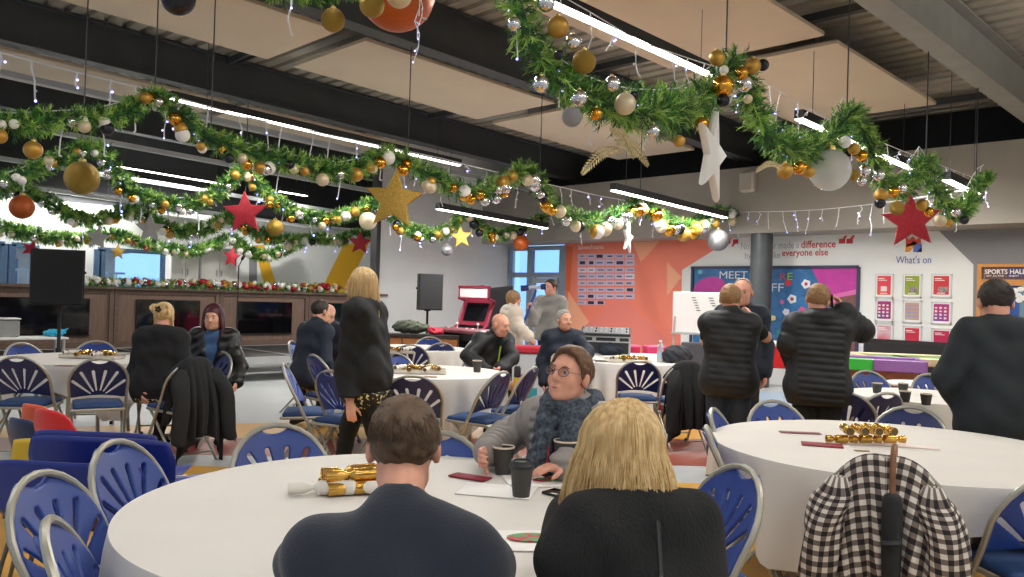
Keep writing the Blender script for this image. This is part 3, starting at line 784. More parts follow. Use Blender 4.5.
def make_hair(kind, HM, hs, mt, parent, vox, seed=0, strands=0, length=.3, faceopen=.95, **kw):
    rnd = random.Random(seed); S = SDF(); I = Matrix.Scale(hs, 4); X = HM @ I
    M3 = HM.to_3x3().normalized().to_4x4()
    def P(*c): return np.array(X @ Vector(c))
    paths = []; rs = []
    if kind in ('short', 'crop'):
        th_ = .006 if kind == 'crop' else .011
        S.ell(P(0, -.014, .03), [(q + th_) * hs for q in (.076, .097, .087)], M3, k=.01)
        if kw.get('top'): S.ell(P(0, .01, .075), [q * hs for q in (.066, .085, .05)], M3, k=.02)
        nn = np.array(HM.to_3x3() @ Vector((0, .9, -.5))); S.cut(P(0, kw.get('line', .062), .062), nn, .01)
        S.cut(P(0, 0, kw.get('nape', -.06)), np.array(HM.to_3x3() @ Vector((0, .35, -1))), .012)
        wrinkle(S, .0025, 4.0, seed)
        for i in range(strands):
            a = rnd.uniform(-PI, PI); e = math.asin(rnd.uniform(-.55, 1)); ca, sa = math.cos(a) * math.cos(e), math.sin(a) * math.cos(e)
            p = Vector((.081 * ca, .103 * sa - .014, .093 * math.sin(e) + .03))
            if p.y * .9 - p.z * .5 > kw.get('line', .062) * .9 - .031 or p.z < kw.get('nape', -.06) + .35 * p.y: continue
            nrm = Vector((ca / .081, sa / .103, math.sin(e) / .093)).normalized()
            dn = Vector((.25 * rnd.uniform(-1, 1), .45 * (1 if p.z > .08 else -.2), -1 if p.z < .09 else -.15)); dn = (dn - nrm * dn.dot(nrm) * .8).normalized()
            L = rnd.uniform(.014, .026) * (1.15 if p.z > .03 else .55)
            q = [p - nrm * .004, p + dn * L * .5 + nrm * L * .22, p + dn * L + nrm * L * .26]
            paths.append([X @ v for v in q]); rs.append(.0011)
    elif kind == 'long':
        N = kw.get('N', 40)
        for i in range(N):
            th = (i + .5) / N * 2 * PI - PI
            if abs(th) > PI * faceopen * .72: continue
            p = lock_path(th, rnd, length, kw.get('wave', .008), kw.get('part', 0), kw.get('flare', .1), jitter=kw.get('jitter', .01))
            W = [P(*q) for q in p]
            for a in range(len(W) - 1):
                r0 = .017 * hs * (1 - .35 * max(0, a - 6) / 7); S.cap(W[a], W[a + 1], r0, r0 * .97, k=.008)
        S.ell(P(0, -.016, .03), [q * hs for q in (.080, .100, .093)], M3, k=.012)
        nn = np.array(HM.to_3x3() @ Vector((0, 1, -.55)));
        S2 = [o for o in S.ops]
        fo = P(0, .10, -.03)
        S.ell(P(0, .115, -.05), [q * hs for q in (.058, .07, .105)], M3, k=.01, op='s')
        for i in range(strands):
            th = rnd.uniform(-1, 1) * PI * faceopen * .74
            p = lock_path(th, rnd, length * rnd.uniform(.93, 1.03), kw.get('wave', .008) * 1.2, kw.get('part', 0), kw.get('flare', .1), out=1.2 + rnd.uniform(-.05, .045), jitter=.014)
            paths.append([X @ Vector(q) for q in p]); rs.append(rnd.uniform(.0012, .0022))
    elif kind == 'bob':
        S.ell(P(0, -.018, .03), [q * hs for q in (.090, .110, .102)], M3, k=.012)
        for s in (-1, 1): S.cap(P(s * .06, -.03, 0), P(s * .062, -.035, -kw.get('drop', .09)), .036 * hs, .03 * hs, k=.03)
        S.cap(P(0, -.07, 0), P(0, -.07, -kw.get('drop', .09)), .05 * hs, .045 * hs, k=.03)
        S.ell(P(0, .115, -.05), [q * hs for q in (.058, .065, .105)], M3, k=.01, op='s')
        def gro(Xx, Yy, Zz, D):
            return .003 * np.sin(np.arctan2(Xx - P(0, 0, 0)[0], Yy - P(0, 0, 0)[1]) * 26 + 2 * np.sin(Zz * 40))
        S.warp(gro)
    elif kind == 'updo':
        S.ell(P(0, -.016, .03), [q * hs for q in (.084, .106, .096)], M3, k=.012)
        for i in range(16):
            a = rnd.uniform(-PI, PI); b = rnd.uniform(.3, 1.2)
            c = (.06 * math.cos(a), -.085 + .01 * rnd.random(), .05 + .055 * math.sin(a)); S.cap(P(*c), P(c[0] * 1.5, c[1] - .02, c[2] + .015), .02 * hs, .006 * hs, k=.01)
        for s in (-1, 1): S.cap(P(s * .075, -.02, 0), P(s * .085, .0, -.11), .018 * hs, .01 * hs, k=.02)
        S.ell(P(0, .115, -.05), [q * hs for q in (.058, .065, .105)], M3, k=.01, op='s'); S.cut(P(0, 0, -.12), np.array(HM.to_3x3() @ Vector((0, 0, -1))), .01)
    if not paths: return S.build('hair', mt, parent, vox)
    me = S.mesh('hair', mt, vox); mb = MB(); mesh_to_mb(me, mb); bpy.data.meshes.remove(me)
    hair_strands(mb, paths, rs)
    return mb.build('hair', mt, parent, smooth=180)
def person(label, pos, phi, Ht=1.72, sit=False, lean=0., girth=1., twist=0., head=(0, 0, 0), hs=1., stride=0., seat=.46, hunch=0., shd=0., arms=None, skin=None, vox=.013, top=None, legs=None, shoes=True, hair=None, hairkw=None, eyes=True, jaw=1., hand=None, lips=False, offset=None):
    t = thing('person', label, 'person', (pos[0], pos[1], 0), heading(phi) - PI / 2)
    Wm = Matrix.Translation((pos[0], pos[1], 0)) @ Matrix.Rotation(heading(phi) - PI / 2, 4, 'Z'); Wi = Wm.inverted()
    j = skeleton(Ht, sit, lean, girth, twist, stride, seat, hunch, shd); k = j.k
    def loc(q):
        if len(q) == 4 and q[0] == 'p': return np.array(Wi @ atD(q[1], q[2], q[3]))
        return V3(*q)
    for s, key in ((-1, 'L'), (1, 'R')):
        if arms and key in arms: j.elb[s], j.wri[s] = loc(arms[key][0]), loc(arms[key][1])
    skin = skin or mskin
    HM = Matrix.Translation(Vector(j.head)) @ Euler((R(head[1] - lean * .3), R(head[2]), R(head[0]) + R(twist) * .0), 'XYZ').to_matrix().to_4x4()
    S = SDF(); torso_prims(S, j, 0)
    hd = (hand or {})
    for s, key in ((-1, 'L'), (1, 'R')):
        arm_prims(S, j, s, 0); leg_prims(S, j, s, -.004)
        S.cap(j.ank[s], j.ank[s] + V3(0, .12, -.045), .035, .03, k=.03)
        h = hd.get(key, {}); d = j.wri[s] - j.elb[s]; d = d / np.linalg.norm(d)
        dd = np.array(h['d'], float) if 'd' in h else d; nn = np.array(h['n'], float) if 'n' in h else V3(-s, .3, -.1)
        hand_prims(S, j.wri[s], dd, nn, k, h.get('curl', .45), h.get('side', s), fr=max(.0088, vox * .8))
    head_prims(S, HM, hs * k ** .5, j.neck, jaw=jaw)
    S.build('body', skin, t, vox)
    X = HM @ Matrix.Scale(hs * k ** .5, 4)
    if eyes:
        for s in (-1, 1):
            e = MB().sphere((s * .031, .0775, .003), .0112, 12, 8, X).build('eye', meye, t)
            MB().sphere((s * .031, .0862, .003), (.0056, .0040, .0056), 10, 6, X).build('iris', miris, e)
            if hair is not None: MB().tube([X @ Vector((s * .015, .094, .022)), X @ Vector((s * .032, .095, .027)), X @ Vector((s * .047, .083, .021))], [.002, .003, .0015], 5).build('eyebrow', hair[1], t)
        if lips: MB().tube([X @ Vector((-.022, .088, -.066)), X @ Vector((0, .096, -.064)), X @ Vector((.022, .088, -.066))], [.002, .0055, .002], 6).build('lips', mlip, t)
    if legs:
        S = SDF(); torso = SDF()
        S.cap(j.pel + V3(-.075 * girth, 0, .02) * k, j.pel + V3(.075 * girth, 0, .02) * k, .124 * k * girth, k=.05)
        for s in (-1, 1): leg_prims(S, j, s, legs.get('f', .014))
        S.cut(j.up(0, 0, .1), j.up(0, 0, 1) - j.up(0, 0, 0)); wrinkle(S, legs.get('wr', .004), 1.2, 3)
        S.build('trousers', legs['m'], t, max(vox, .012))
    if shoes:
        for s in (-1, 1):
            S = SDF(); S.cap(j.ank[s] + V3(0, -.02, -.02), j.ank[s] + V3(0, .13, -.045), .045 * k, .038 * k, k=.03); S.cut((0, 0, .0), (0, 0, -1)); S.build('shoe', mshoe if shoes is True else shoes, t, .012)
    for g in (top or []):
        S = SDF(); f = g.get('f', .02)
        torso_prims(S, j, f, hem=g.get('hem'), k=.09)
        rib = g.get('rib')
        sl = g.get('sleeve', 'wrist')
        if sl:
            for s in (-1, 1): arm_prims(S, j, s, f, sl, rib=rib, r=g.get('ar', (.047, .041, .031)))
        if rib:
            p_, a_ = rib[0], rib[1]
            xl = .17 * k
            S.warp(lambda X, Y, Z, D: np.where(np.abs(X) < xl, -a_ * (np.abs(np.sin(PI * Z / p_ + .6 * np.sin(6 * X))) - .6), 0))
        wrinkle(S, g.get('wr', .005), g.get('ws', 1.), g.get('seed', 1))
        if g.get('collar'):
            S.cap(j.neck + V3(0, 0, -.01), j.neck + (j.head - j.neck) * g['collar'], .062 * k + f * .6, .064 * k + f * .5, k=.015)
            if sl != 'x': S.cap(j.neck + (j.head - j.neck) * (g['collar'] - .05), j.neck + (j.head - j.neck) * (g['collar'] + .3), .056 * k, k=.003, op='s')
        if g.get('hood'):
            for a in range(-3, 4):
                q = a / 3 * 1.9; S.cap(j.neck + V3(.075 * math.sin(q), -.02 - .07 * math.cos(q), .0) * k, j.neck + V3(.08 * math.sin(q), -.02 - .085 * math.cos(q), .03) * k, .045, .04, k=.03)
        if g.get('open'):     # front opening shows what is worn beneath
            w_ = g['open']; up_ = (j.up(0, 0, 1) - j.up(0, 0, 0)); c0 = j.up(0, .17, .12); c1 = j.up(0, .15, .58)
            S.cap(c0, c1, .01, w_, k=.01, op='s')
        if g.get('band'): S.cut(j.pel + V3(0, 0, (g['hem'] + g['band']) * k), (0, 0, 1))
        z0 = g.get('hem', -.02)
        S.cut(j.pel + V3(0, 0, z0 * k), j.pel + V3(0, 0, z0 - 1) * k - j.pel if False else V3(0, -.0, -1)) if not sit else S.cut(j.up(0, 0, g.get('hem', -.06)), j.up(0, 0, -1) - j.up(0, 0, 0))
        S.build(g.get('name', 'jumper'), g['m'], t, max(vox * .9, g.get('vox', 0)))
    if hair is not None and hair[0]:
        make_hair(hair[0], HM, hs * k ** .5, hair[1], t, vox=(hairkw or {}).pop('vox', max(.006, vox * .75)), **(hairkw or {}))
    return t, j, X, Wm
mnavyj = mat('navy_jumper', '141c2c', .9, noise=.12, nscale=60, bump=.25, bscale=220, sheen=.2)
mhair_br = mat('brown_hair', '5c4632', .6, noise=.35, nscale=60, stretch=(1, 1, .3))
mhair_br2 = mat('warm_brown_hair', '6b4b32', .55, noise=.4, nscale=70, stretch=(1, 1, .3))
mhair_bl = mat('blonde_hair', 'e2c690', .5, noise=.3, nscale=70, stretch=(1, 1, .12), col2='b08a54')
mhair_db = mat('dark_brown_hair', '2c221c', .6, noise=.3, nscale=60)
mhair_gr = mat('grey_hair', '9a948c', .6, noise=.3, nscale=60)
mhair_red = mat('burgundy_hair', '4a1622', .5, noise=.35, nscale=50, stretch=(1, 1, .15))
mhair_lt = mat('light_brown_hair', '9a7650', .6, noise=.35, nscale=60)
mblk_knit = mat('black_knit', '0f1011', .92, noise=.2, nscale=40, bump=.5, bscale=160, stretch=(1, 1, .12))
mleather = mat('black_leather', '151516', .36, noise=.1, bump=.2, bscale=40)
mpuffer = mat('black_puffer', '16181b', .62, noise=.1, bump=.1, bscale=60)
mcream = mat('cream_puffer', 'd8cdbb', .6, noise=.06)
mgrey_j = mat('grey_jumper', '8f8d88', .9, noise=.12, nscale=60)
mquilt = mat('taupe_quilted', '8c8580', .55, noise=.1, nscale=10)
mnavy_c = mat('navy_coat', '1a2233', .75, noise=.12, nscale=30)
msuit = mat('suit_dark_teal', '131b20', .8, noise=.15, nscale=80, bump=.15, bscale=200)
mdark_t = mat('dark_trousers', '1b1c20', .85, noise=.15, nscale=40)

# the man at the near table, seen from behind
person('person in navy jumper with short brown hair, back to viewer, at the nearest table', ground(398, 1.66), 184, 1.74, True, 28, .98, head=(4, -2, 0), hs=.98, seat=.40, hunch=.02, shd=.06,
       arms={'L': (('p', 306, 565, 1.9), ('p', 360, 560, 2.15)), 'R': (('p', 486, 565, 1.92), ('p', 448, 560, 2.15))}, vox=.008,
       top=[dict(name='jumper', m=mnavyj, f=.022, hem=-.1, collar=.10, wr=.009, ws=.9), dict(name='white_collar', m=mat('shirt_white', 'dcdcdc', .8), f=-.012, sleeve=None, collar=.2, wr=0)],
       legs=dict(m=mdark_t), hair=('short', mhair_br), hairkw=dict(strands=6500, seed=3, nape=-.035, top=True, vox=.006), skin=mskin2, hand={'L': dict(n=(0, 0, -1), curl=.15), 'R': dict(n=(0, 0, -1), curl=.15)})
# the blonde woman beside him
_, jb, Xb, Wb = person('person with long blonde hair in black knit top, seated right of the navy-jumper man', ground(694, 1.80), 206, 1.60, True, 24, .94, head=(14, 8, 0), hs=.97, seat=.42,
       arms={'L': (('p', 572, 560, 1.86), ('p', 570, 520, 2.12)), 'R': (('p', 683, 575, 1.95), ('p', 645, 525, 2.15))}, vox=.009,
       top=[dict(name='knit_top', m=mblk_knit, f=.024, hem=-.1, wr=.007, ws=.7, ar=(.058, .06, .042), seed=4)], legs=dict(m=mblack),
       hair=('long', mhair_bl), hairkw=dict(strands=2600, N=54, length=.232, wave=.013, flare=.34, part=.02, seed=5, vox=.006, jitter=.012))
# the woman with glasses across the table
_, jg, Xg, Wg = person('person with glasses, quilted jacket and patterned scarf looking up across the nearest table', ground(583, 3.5), -28, 1.62, True, 8, 1.05, head=(-9, 15, -4), hs=1.0, seat=.415, jaw=.9,
       arms={'R': (('p', 508, 436, 3.62), ('p', 487, 452, 3.36)), 'L': (('p', 590, 462, 3.35), ('p', 566, 464, 3.22))}, vox=.0075,
       top=[dict(name='quilted_jacket', m=mquilt, f=.026, hem=-.1, rib=(.045, .012), wr=.002, collar=.2, open=.06, ar=(.052, .047, .036))],
       legs=dict(m=mdark_t), hair=('short', mhair_br2), hairkw=dict(strands=3600, seed=9, top=True, line=.05, nape=-.075, vox=.006), skin=mskin2, lips=True,
       hand={'R': dict(d=(-.2, 1, -.05), n=(-.9, .1, 0), curl=.5, side=1), 'L': dict(d=(.6, .8, -.12), n=(0, 0, -1), curl=.2, side=-1)})
# scarf, lanyard and glasses of the woman across the table
tg = [o for o in bpy.data.objects if o.get('category') == 'person'][-1]
S = SDF()
for i in range(14):
    a = i / 13 * 2 * PI; b = (i + 1) / 13 * 2 * PI
    q = lambda a: jg.neck + V3(.085 * math.sin(a), .01 + .085 * math.cos(a), .015 + .02 * math.sin(a * 2))
    S.cap(q(a), q(b), .04, .04, k=.02)
for sx, ln in ((-.045, .42), (.06, .34)):
    p0 = jg.neck + V3(sx, .1, -.0); p1 = jg.neck + V3(sx * 1.2, .16, -.2); p2 = jg.neck + V3(sx * 1.3, .15, -ln)
    S.cap(p0, p1, .045, .05, k=.03); S.cap(p1, p2, .05, .05, k=.03)
wrinkle(S, .008, 2.2, 5)
mscarf = mat('scarf_grey_pattern', '5a6470', .9, noise=.7, nscale=70, col2='1d222b')
S.build('scarf', mscarf, tg, .009)
mb = MB(); p0 = jg.neck + V3(.03, .15, -.1); p1 = jg.neck + V3(.02, .21, -.24); p2 = jg.neck + V3(.02, .2, -.40)
mb.tube([p0, p1, p2], .009, 6, flat=.3); mb.build('lanyard', mat('lanyard_pink', 'e0475c', .5), tg)
MB().box(tuple(p2), (.06, .006, .08), bev=.002).build('badge', mat('badge_yellow', 'e8c33a', .5), tg)
gl = MB()
for s in (-1, 1):
    gl.tube([Xg @ Vector((s * .033 + .023 * math.cos(a), .103 + .003 * math.cos(a) * s * -1, .002 + .018 * math.sin(a))) for a in [i * PI / 8 for i in range(16)]], .0016, 5, closed=True)
    gl.tube([Xg @ Vector((s * .056, .1, .006)), Xg @ Vector((s * .08, .06, .008)), Xg @ Vector((s * .084, -.01, .004))], .0015, 5)
gl.tube([Xg @ Vector((-.011, .105, .006)), Xg @ Vector((0, .108, .009)), Xg @ Vector((.011, .105, .006))], .0014, 5)
go = gl.build('glasses', mat('glasses_frame', '6a4a50', .3, .4), tg)
for s in (-1, 1):
    MB().lathe([(0, 0), (.022, 0)], 16, Xg @ Matrix.Translation((s * .033, .103, .002)) @ Matrix.Rotation(PI / 2, 4, 'X') @ Matrix.Diagonal((1, .8, 1, 1)), cap=False).build('lens', mat('lens', 'b8a0a8', .05, trans=.9, alpha=.35), go)
# bag strap across the blonde woman's back
tb = [o for o in bpy.data.objects if o.get('category') == 'person'][-2]
pts = []
for q in range(9):
    u = q / 8; pts.append(jb.up(-.03 - .10 * u, -.132 - .012 * math.sin(u * PI), .49 - .42 * u))
MB().tube(pts, .006, 6).build('bag_strap', mat('strap_black', '2a2a2c', .35), tb)
hand_w = None

def stander(*a, **k): return person(*a, **k)
# the walking woman with long fair hair
tw, jw, Xw, Ww = person('person with long fair hair walking through the room in black top with patterned hem', ground(370, 6.15), -104, 1.62, False, 5, 1.05, head=(8, 2, 0), stride=.26, vox=.012,
       arms={'L': (( 'p', 347, 370, 6.0), ('p', 350, 403, 5.9))},
       top=[dict(name='black_top', m=mblack, f=.042, hem=-.17, wr=.006, ar=(.052, .048, .04)), dict(name='patterned_blouse', m=mat('blouse_pattern', '131312', .8, noise=1, nscale=48, col2='d8cf96', rp=(.40, .43)), f=.05, hem=-.27, band=.13, sleeve=None, wr=.006)],
       legs=dict(m=mblack, f=.02), hair=('long', mhair_bl), hairkw=dict(strands=500, N=36, length=.34, flare=.16, seed=11, vox=.01, wave=.006))
# left table
tl, jl, Xl, Wl = person('person with pinned-up blonde hair and black top seated at the left table', ground(161, 7.25), 176, 1.64, True, 4, 1.1, vox=.013, seat=.46,
       arms={'L': (('p', 136, 372, 7.3), ('p', 141, 392, 7.15))},
       top=[dict(name='black_top', m=mblack, f=.03, hem=-.08, wr=.005, sleeve='fore', ar=(.054, .048, .04)), dict(name='floral_skirt_panel', m=mat('floral', '24231c', .8, noise=1, nscale=50, col2='c9b98a', rp=(.4, .44)), f=.022, hem=-.12, sleeve=None)],
       legs=dict(m=mblack), hair=('updo', mhair_bl), hairkw=dict(seed=2), eyes=False)
MB().tube([Xl @ Vector((.02 * math.cos(a) * (1 + .5 * math.cos(5 * a)), -.125, .055 + .02 * math.sin(a) * (1 + .5 * math.cos(5 * a)))) for a in [i * PI / 10 for i in range(20)]], .006, 5, closed=True).build('hair_clip', mat('clip_black', '151515', .3), tl)
person('person with burgundy hair and black leather jacket seated facing the viewer', ground(216, 8.1), 8, 1.62, True, 6, 1.12, vox=.012, head=(-6, 0, 0), seat=.44, hs=1.05,
       arms={'L': (('p', 240, 366, 7.95), ('p', 236, 383, 7.7)), 'R': (('p', 197, 366, 7.95), ('p', 206, 384, 7.7))},
       top=[dict(name='denim_shirt', m=mat('denim_shirt', '42608a', .85, noise=.15, nscale=40), f=.014, hem=-.05, collar=.25), dict(name='leather_jacket', m=mleather, f=.03, hem=-.06, wr=.006, ws=1.4, open=.10)],
       legs=dict(m=mjean), hair=('long', mhair_red), hairkw=dict(N=34, length=.2, flare=.2, seed=6, vox=.009, faceopen=.92), lips=True)
# pair in the middle aisle
person('person in a dark jumper with cropped hair seated by the stage', ground(311, 8.5), 138, 1.74, True, 8, 1.08, vox=.013, seat=.47,
       top=[dict(name='jumper', m=mnavy_c, f=.025, hem=-.08, collar=.25)], legs=dict(m=mdark_t), hair=('crop', mhair_db), hairkw=dict(seed=7))
person('person with a shaved head in dark clothes seated facing the man in the dark jumper', ground(338, 9.3), -30, 1.68, True, 12, 1.0, vox=.013,
       top=[dict(name='dark_top', m=mnavy_c, f=.025, hem=-.08, collar=.2)], legs=dict(m=mdark_t), hair=None, skin=mskin)
# bald man at the middle table
tz_, jz, Xz, Wz = person('bald person in black jacket leaning over the middle table beside a paper cup', ground(484, 9.0), 38, 1.74, True, 24, 1.1, vox=.011, head=(14, -4, 0), hs=1.02, seat=.44,
       arms={'L': (('p', 513, 358, 8.6), ('p', 500, 368, 8.3)), 'R': (('p', 468, 356, 8.6), ('p', 486, 370, 8.3))},
       top=[dict(name='sports_jacket', m=mpuffer, f=.03, hem=-.08, wr=.008, collar=.3)], legs=dict(m=mdark_t), hair=None, skin=mskin2)
MB().tube([jz.up(.0, .135, .50), jz.up(0, .165, .36), jz.up(0, .155, .2)], .008, 6).build('lime_zip', mat('zip_lime', 'a8d23a', .5), tz_)
tbm = [o for o in bpy.data.objects if o.get('category') == 'person'][-1]
# standing pair beside the glazed doors
person('person in a long cream padded coat standing by the glazed doors', ground(511, 11.4), 112, 1.53, False, 2, 1.08, vox=.014,
       arms={'R': (('p', 517, 325, 11.2), ('p', 529, 337, 11.1))},
       top=[dict(name='padded_coat', m=mcream, f=.045, hem=-.36, rib=(.085, .014), wr=.002, collar=.35)], legs=dict(m=mdark_t), hair=('bob', mhair_lt), hairkw=dict(drop=.07, seed=1))
tj, jj, Xj, Wj = person('person in a grey jumper with dark beard stubble standing and holding up a blue pole', ground(551, 12.0), -32, 1.72, False, 0, 1.1, vox=.013, head=(-12, 0, 0),
       arms={'R': (('p', 533, 322, 11.7), ('p', 530, 309, 11.55))},
       top=[dict(name='jumper', m=mgrey_j, f=.028, hem=-.08, wr=.006, collar=.22)], legs=dict(m=mdark_t), hair=('short', mhair_db), hairkw=dict(seed=8, line=.055), skin=mskin2, hand={'R': dict(curl=.9)})
person('grey-haired person in navy coat seated in front of the man in the grey jumper', ground(563, 9.7), 6, 1.72, True, 10, 1.1, vox=.011, head=(20, 4, 0), seat=.44,
       arms={'L': (('p', 588, 352, 9.3), ('p', 583, 358, 9.1))},
       top=[dict(name='shirt', m=mat('pale_shirt', '8fa0ad', .85), f=.012, hem=-.05, collar=.2), dict(name='coat', m=mnavy_c, f=.03, hem=-.08, open=.05, collar=.15)], legs=dict(m=mdark_t), hair=('short', mhair_gr), hairkw=dict(seed=12, line=.045), skin=mskin2)
# standing men at the right
person('person in black padded gilet and dark jeans standing beside the column, back to viewer', ground(731, 6.45), 168, 1.595, False, 2, 1.06, vox=.011, head=(-14, -4, 0),
       arms={'R': (('p', 766, 337, 6.46), ('p', 752, 317, 6.68)), 'L': (('p', 707, 342, 6.5), ('p', 720, 350, 6.72))},
       top=[dict(name='shirt', m=mblack, f=.018, hem=-.05, sleeve='short', collar=.2), dict(name='gilet', m=mpuffer, f=.034, hem=-.12, sleeve=None, rib=(.05, .006), collar=.3)],
       legs=dict(m=mjean, f=.02), hair=('short', mhair_lt), hairkw=dict(seed=13), skin=mskin2)
tq, jq, Xq, Wq = person('person with receding hair and navy jacket standing facing the man in the gilet', ground(742, 7.35), -14, 1.67, False, 2, 1.0, vox=.012, head=(-8, -4, 0), hs=1.04,
       top=[dict(name='shirt', m=mat('white_shirt', 'd8dade', .8), f=.012, hem=-.05, collar=.25), dict(name='jacket', m=mnavy_c, f=.028, hem=-.12, open=.055)], legs=dict(m=mdark_t), hair=('crop', mhair_gr), hairkw=dict(seed=14, line=.0), skin=mskin2)
tp, jp, Xp, Wp = person('person in hooded black puffer jacket holding a phone to the ear, back to viewer', ground(820, 6.05), 172, 1.61, False, 3, 1.06, vox=.010, head=(-22, -6, 8),
       arms={'R': (('p', 862, 331, 6.08), ('p', 843, 312, 6.05)), 'L': (('p', 789, 343, 6.08), ('p', 797, 368, 6.3))},
       top=[dict(name='puffer_jacket', m=mpuffer, f=.045, hem=-.13, rib=(.047, .009), wr=.003, hood=True, ar=(.046, .044, .034))], legs=dict(m=mblack, f=.02), hair=('short', mhair_lt), hairkw=dict(seed=15, strands=900, nape=-.07), skin=mskin2, hand={'R': dict(d=(-.3, .25, 1), n=(-1, 0, 0), curl=.5)})
person('person in a dark suit jacket standing with back to viewer at the right edge', ground(1003, 4.98), 174, 1.625, False, 6, 1.3, vox=.009, head=(-6, -14, 0), hs=1.14,
       arms={'L': (('p', 947, 378, 5.0), ('p', 972, 420, 5.2)), 'R': (('p', 1056, 380, 5.05), ('p', 1036, 422, 5.25))},
       top=[dict(name='suit_jacket', m=msuit, f=.032, hem=-.22, wr=.005, ws=.8, collar=.2, ar=(.054, .05, .04))], legs=dict(m=mdark_t, f=.02), hair=('short', mhair_db), hairkw=dict(seed=16, strands=1800, nape=-.065), skin=mskin2)
# things they hold
# ================================================================== GARLANDS, BAUBLES, STARS
mpine = [mat('pine_green', '4f8a35', .6, noise=.4, nscale=5), mat('pine_dark', '2a5a2c', .6, noise=.3, nscale=5), mat('pine_light', '9cc25c', .6, noise=.3, nscale=5)]
def spline(P, n):
    P = [Vector(p) for p in P]; out = []
    for i in range(len(P) - 1):
        a = P[max(i - 1, 0)]; b = P[i]; c = P[i + 1]; d = P[min(i + 2, len(P) - 1)]
        for q in range(n):
            t = q / n
            out.append(.5 * ((2 * b) + (c - a) * t + (2 * a - 5 * b + 4 * c - d) * t * t + (3 * b - a - 3 * c + d) * t ** 3))
    out.append(P[-1]); return out
GARL = {}
def garland(key, pts, Y, label, dens=1., needle=.05, seed=1, plane=None, name='hanging_garland'):
    rnd = random.Random(seed)
    W = [(atY(x, y, Y) if plane is None else plane(x, y)) for x, y, r in pts]
    Rr = [r * (w - CAM).dot(FW) / F for w, (x, y, r) in zip(W, pts)]
    C_ = spline([(*w, ) for w in W], 10); RR = [v.x for v in spline([(r, 0, 0) for r in Rr], 10)]
    cum = [0.]
    for a, b in zip(C_, C_[1:]): cum.append(cum[-1] + (b - a).length)
    L = cum[-1]
    def at(s):
        import bisect
        i = min(max(bisect.bisect(cum, s) - 1, 0), len(C_) - 2); t = (s - cum[i]) / max(cum[i + 1] - cum[i], 1e-6)
        return C_[i].lerp(C_[i + 1], t), RR[i] * (1 - t) + RR[i + 1] * t, (C_[i + 1] - C_[i]).normalized()
    GARL[key] = (at, L)
    mb = MB(); n = int(L * 120 * dens)
    mb.cur = 1; mb.tube(C_[::3], [r * .22 for r in RR[::3]], 6)
    for i in range(n):
        s = rnd.random() * L; p, r, t = at(s)
        u = t.orthogonal().normalized(); w = t.cross(u); a = rnd.uniform(0, 2 * PI)
        rad = u * math.cos(a) + w * math.sin(a); d = (rad + t * rnd.uniform(-.5, .7) + Vector((0, 0, rnd.uniform(-.2, .1)))).normalized()
        ln = r * rnd.uniform(.6, 1.15)
        mb.cur = rnd.choices((0, 1, 2), (4.2, 1.8, 4.0))[0]
        e1 = d.orthogonal().normalized(); e2 = d.cross(e1)
        for q in range(13):
            v = (.25 + .75 * (q + rnd.random()) / 13); b = p + d * ln * v; aa = rnd.uniform(0, 2 * PI)
            nd = (d * .9 + (e1 * math.cos(aa) + e2 * math.sin(aa)) * .8).normalized(); nl = needle * rnd.uniform(.7, 1.15)
            sd = nd.cross(d).normalized() * needle * .095
            k = len(mb.v); mb.v += [tuple(b - sd), tuple(b + sd), tuple(b + nd * nl + sd * .3), tuple(b + nd * nl - sd * .3)]; mb.f.append((k, k + 1, k + 2, k + 3)); mb.mi.append(mb.cur)
    o = mb.build(name, mpine, None, smooth=0); tag(o, label, 'garland'); return o
GA = [(512, -18, 23), (521, 15, 23), (532, 48, 22), (556, 76, 22), (585, 96, 22), (612, 108, 24), (650, 112, 27), (688, 108, 25), (716, 86, 18), (735, 60, 15), (749, 95, 17), (766, 130, 20), (792, 150, 21), (817, 148, 20), (838, 132, 17), (852, 112, 14), (868, 142, 15), (880, 174, 14), (900, 190, 13), (913, 178, 12), (926, 160, 11), (936, 188, 12), (952, 211, 12), (968, 205, 11), (979, 184, 9), (988, 177, 6)]
garland('A', GA, 3.4, 'thick lit pine garland swagged across the top right, nearest the viewer', 2.4, .048, 1)
GB = [(-25, 122, 15), (10, 124, 15), (45, 122, 14), (80, 120, 14), (115, 116, 13), (140, 104, 12), (155, 95, 10), (172, 108, 12), (200, 133, 14), (240, 150, 14), (285, 161, 14), (325, 170, 13), (360, 168, 12), (386, 154, 11), (412, 166, 12), (440, 181, 12), (470, 191, 12), (496, 187, 12), (521, 171, 11), (535, 178, 11), (552, 205, 11), (575, 217, 10), (600, 222, 10), (625, 212, 10), (640, 201, 9), (660, 218, 10), (685, 228, 10), (705, 219, 9), (725, 211, 8), (734, 218, 7)]
garland('B', GB, 8.0, 'long middle garland carrying the large gold star', 1.9, .06, 2)
GC = [(-25, 190, 11), (15, 178, 11), (55, 160, 11), (85, 148, 10), (103, 152, 10), (115, 174, 10), (135, 191, 10), (160, 203, 9), (190, 204, 9), (215, 194, 9), (236, 175, 8), (246, 168, 7), (256, 182, 8), (270, 197, 8), (292, 211, 8), (320, 218, 8), (345, 216, 8), (368, 205, 8), (384, 208, 7), (405, 227, 7), (430, 234, 7), (453, 226, 7), (465, 211, 6), (478, 225, 6), (494, 235, 6), (516, 230, 6), (535, 221, 5), (546, 217, 4)]
garland('C', GC, 12.3, 'garland hung from the second beam with the red star, behind the middle one', 1.7, .075, 3)
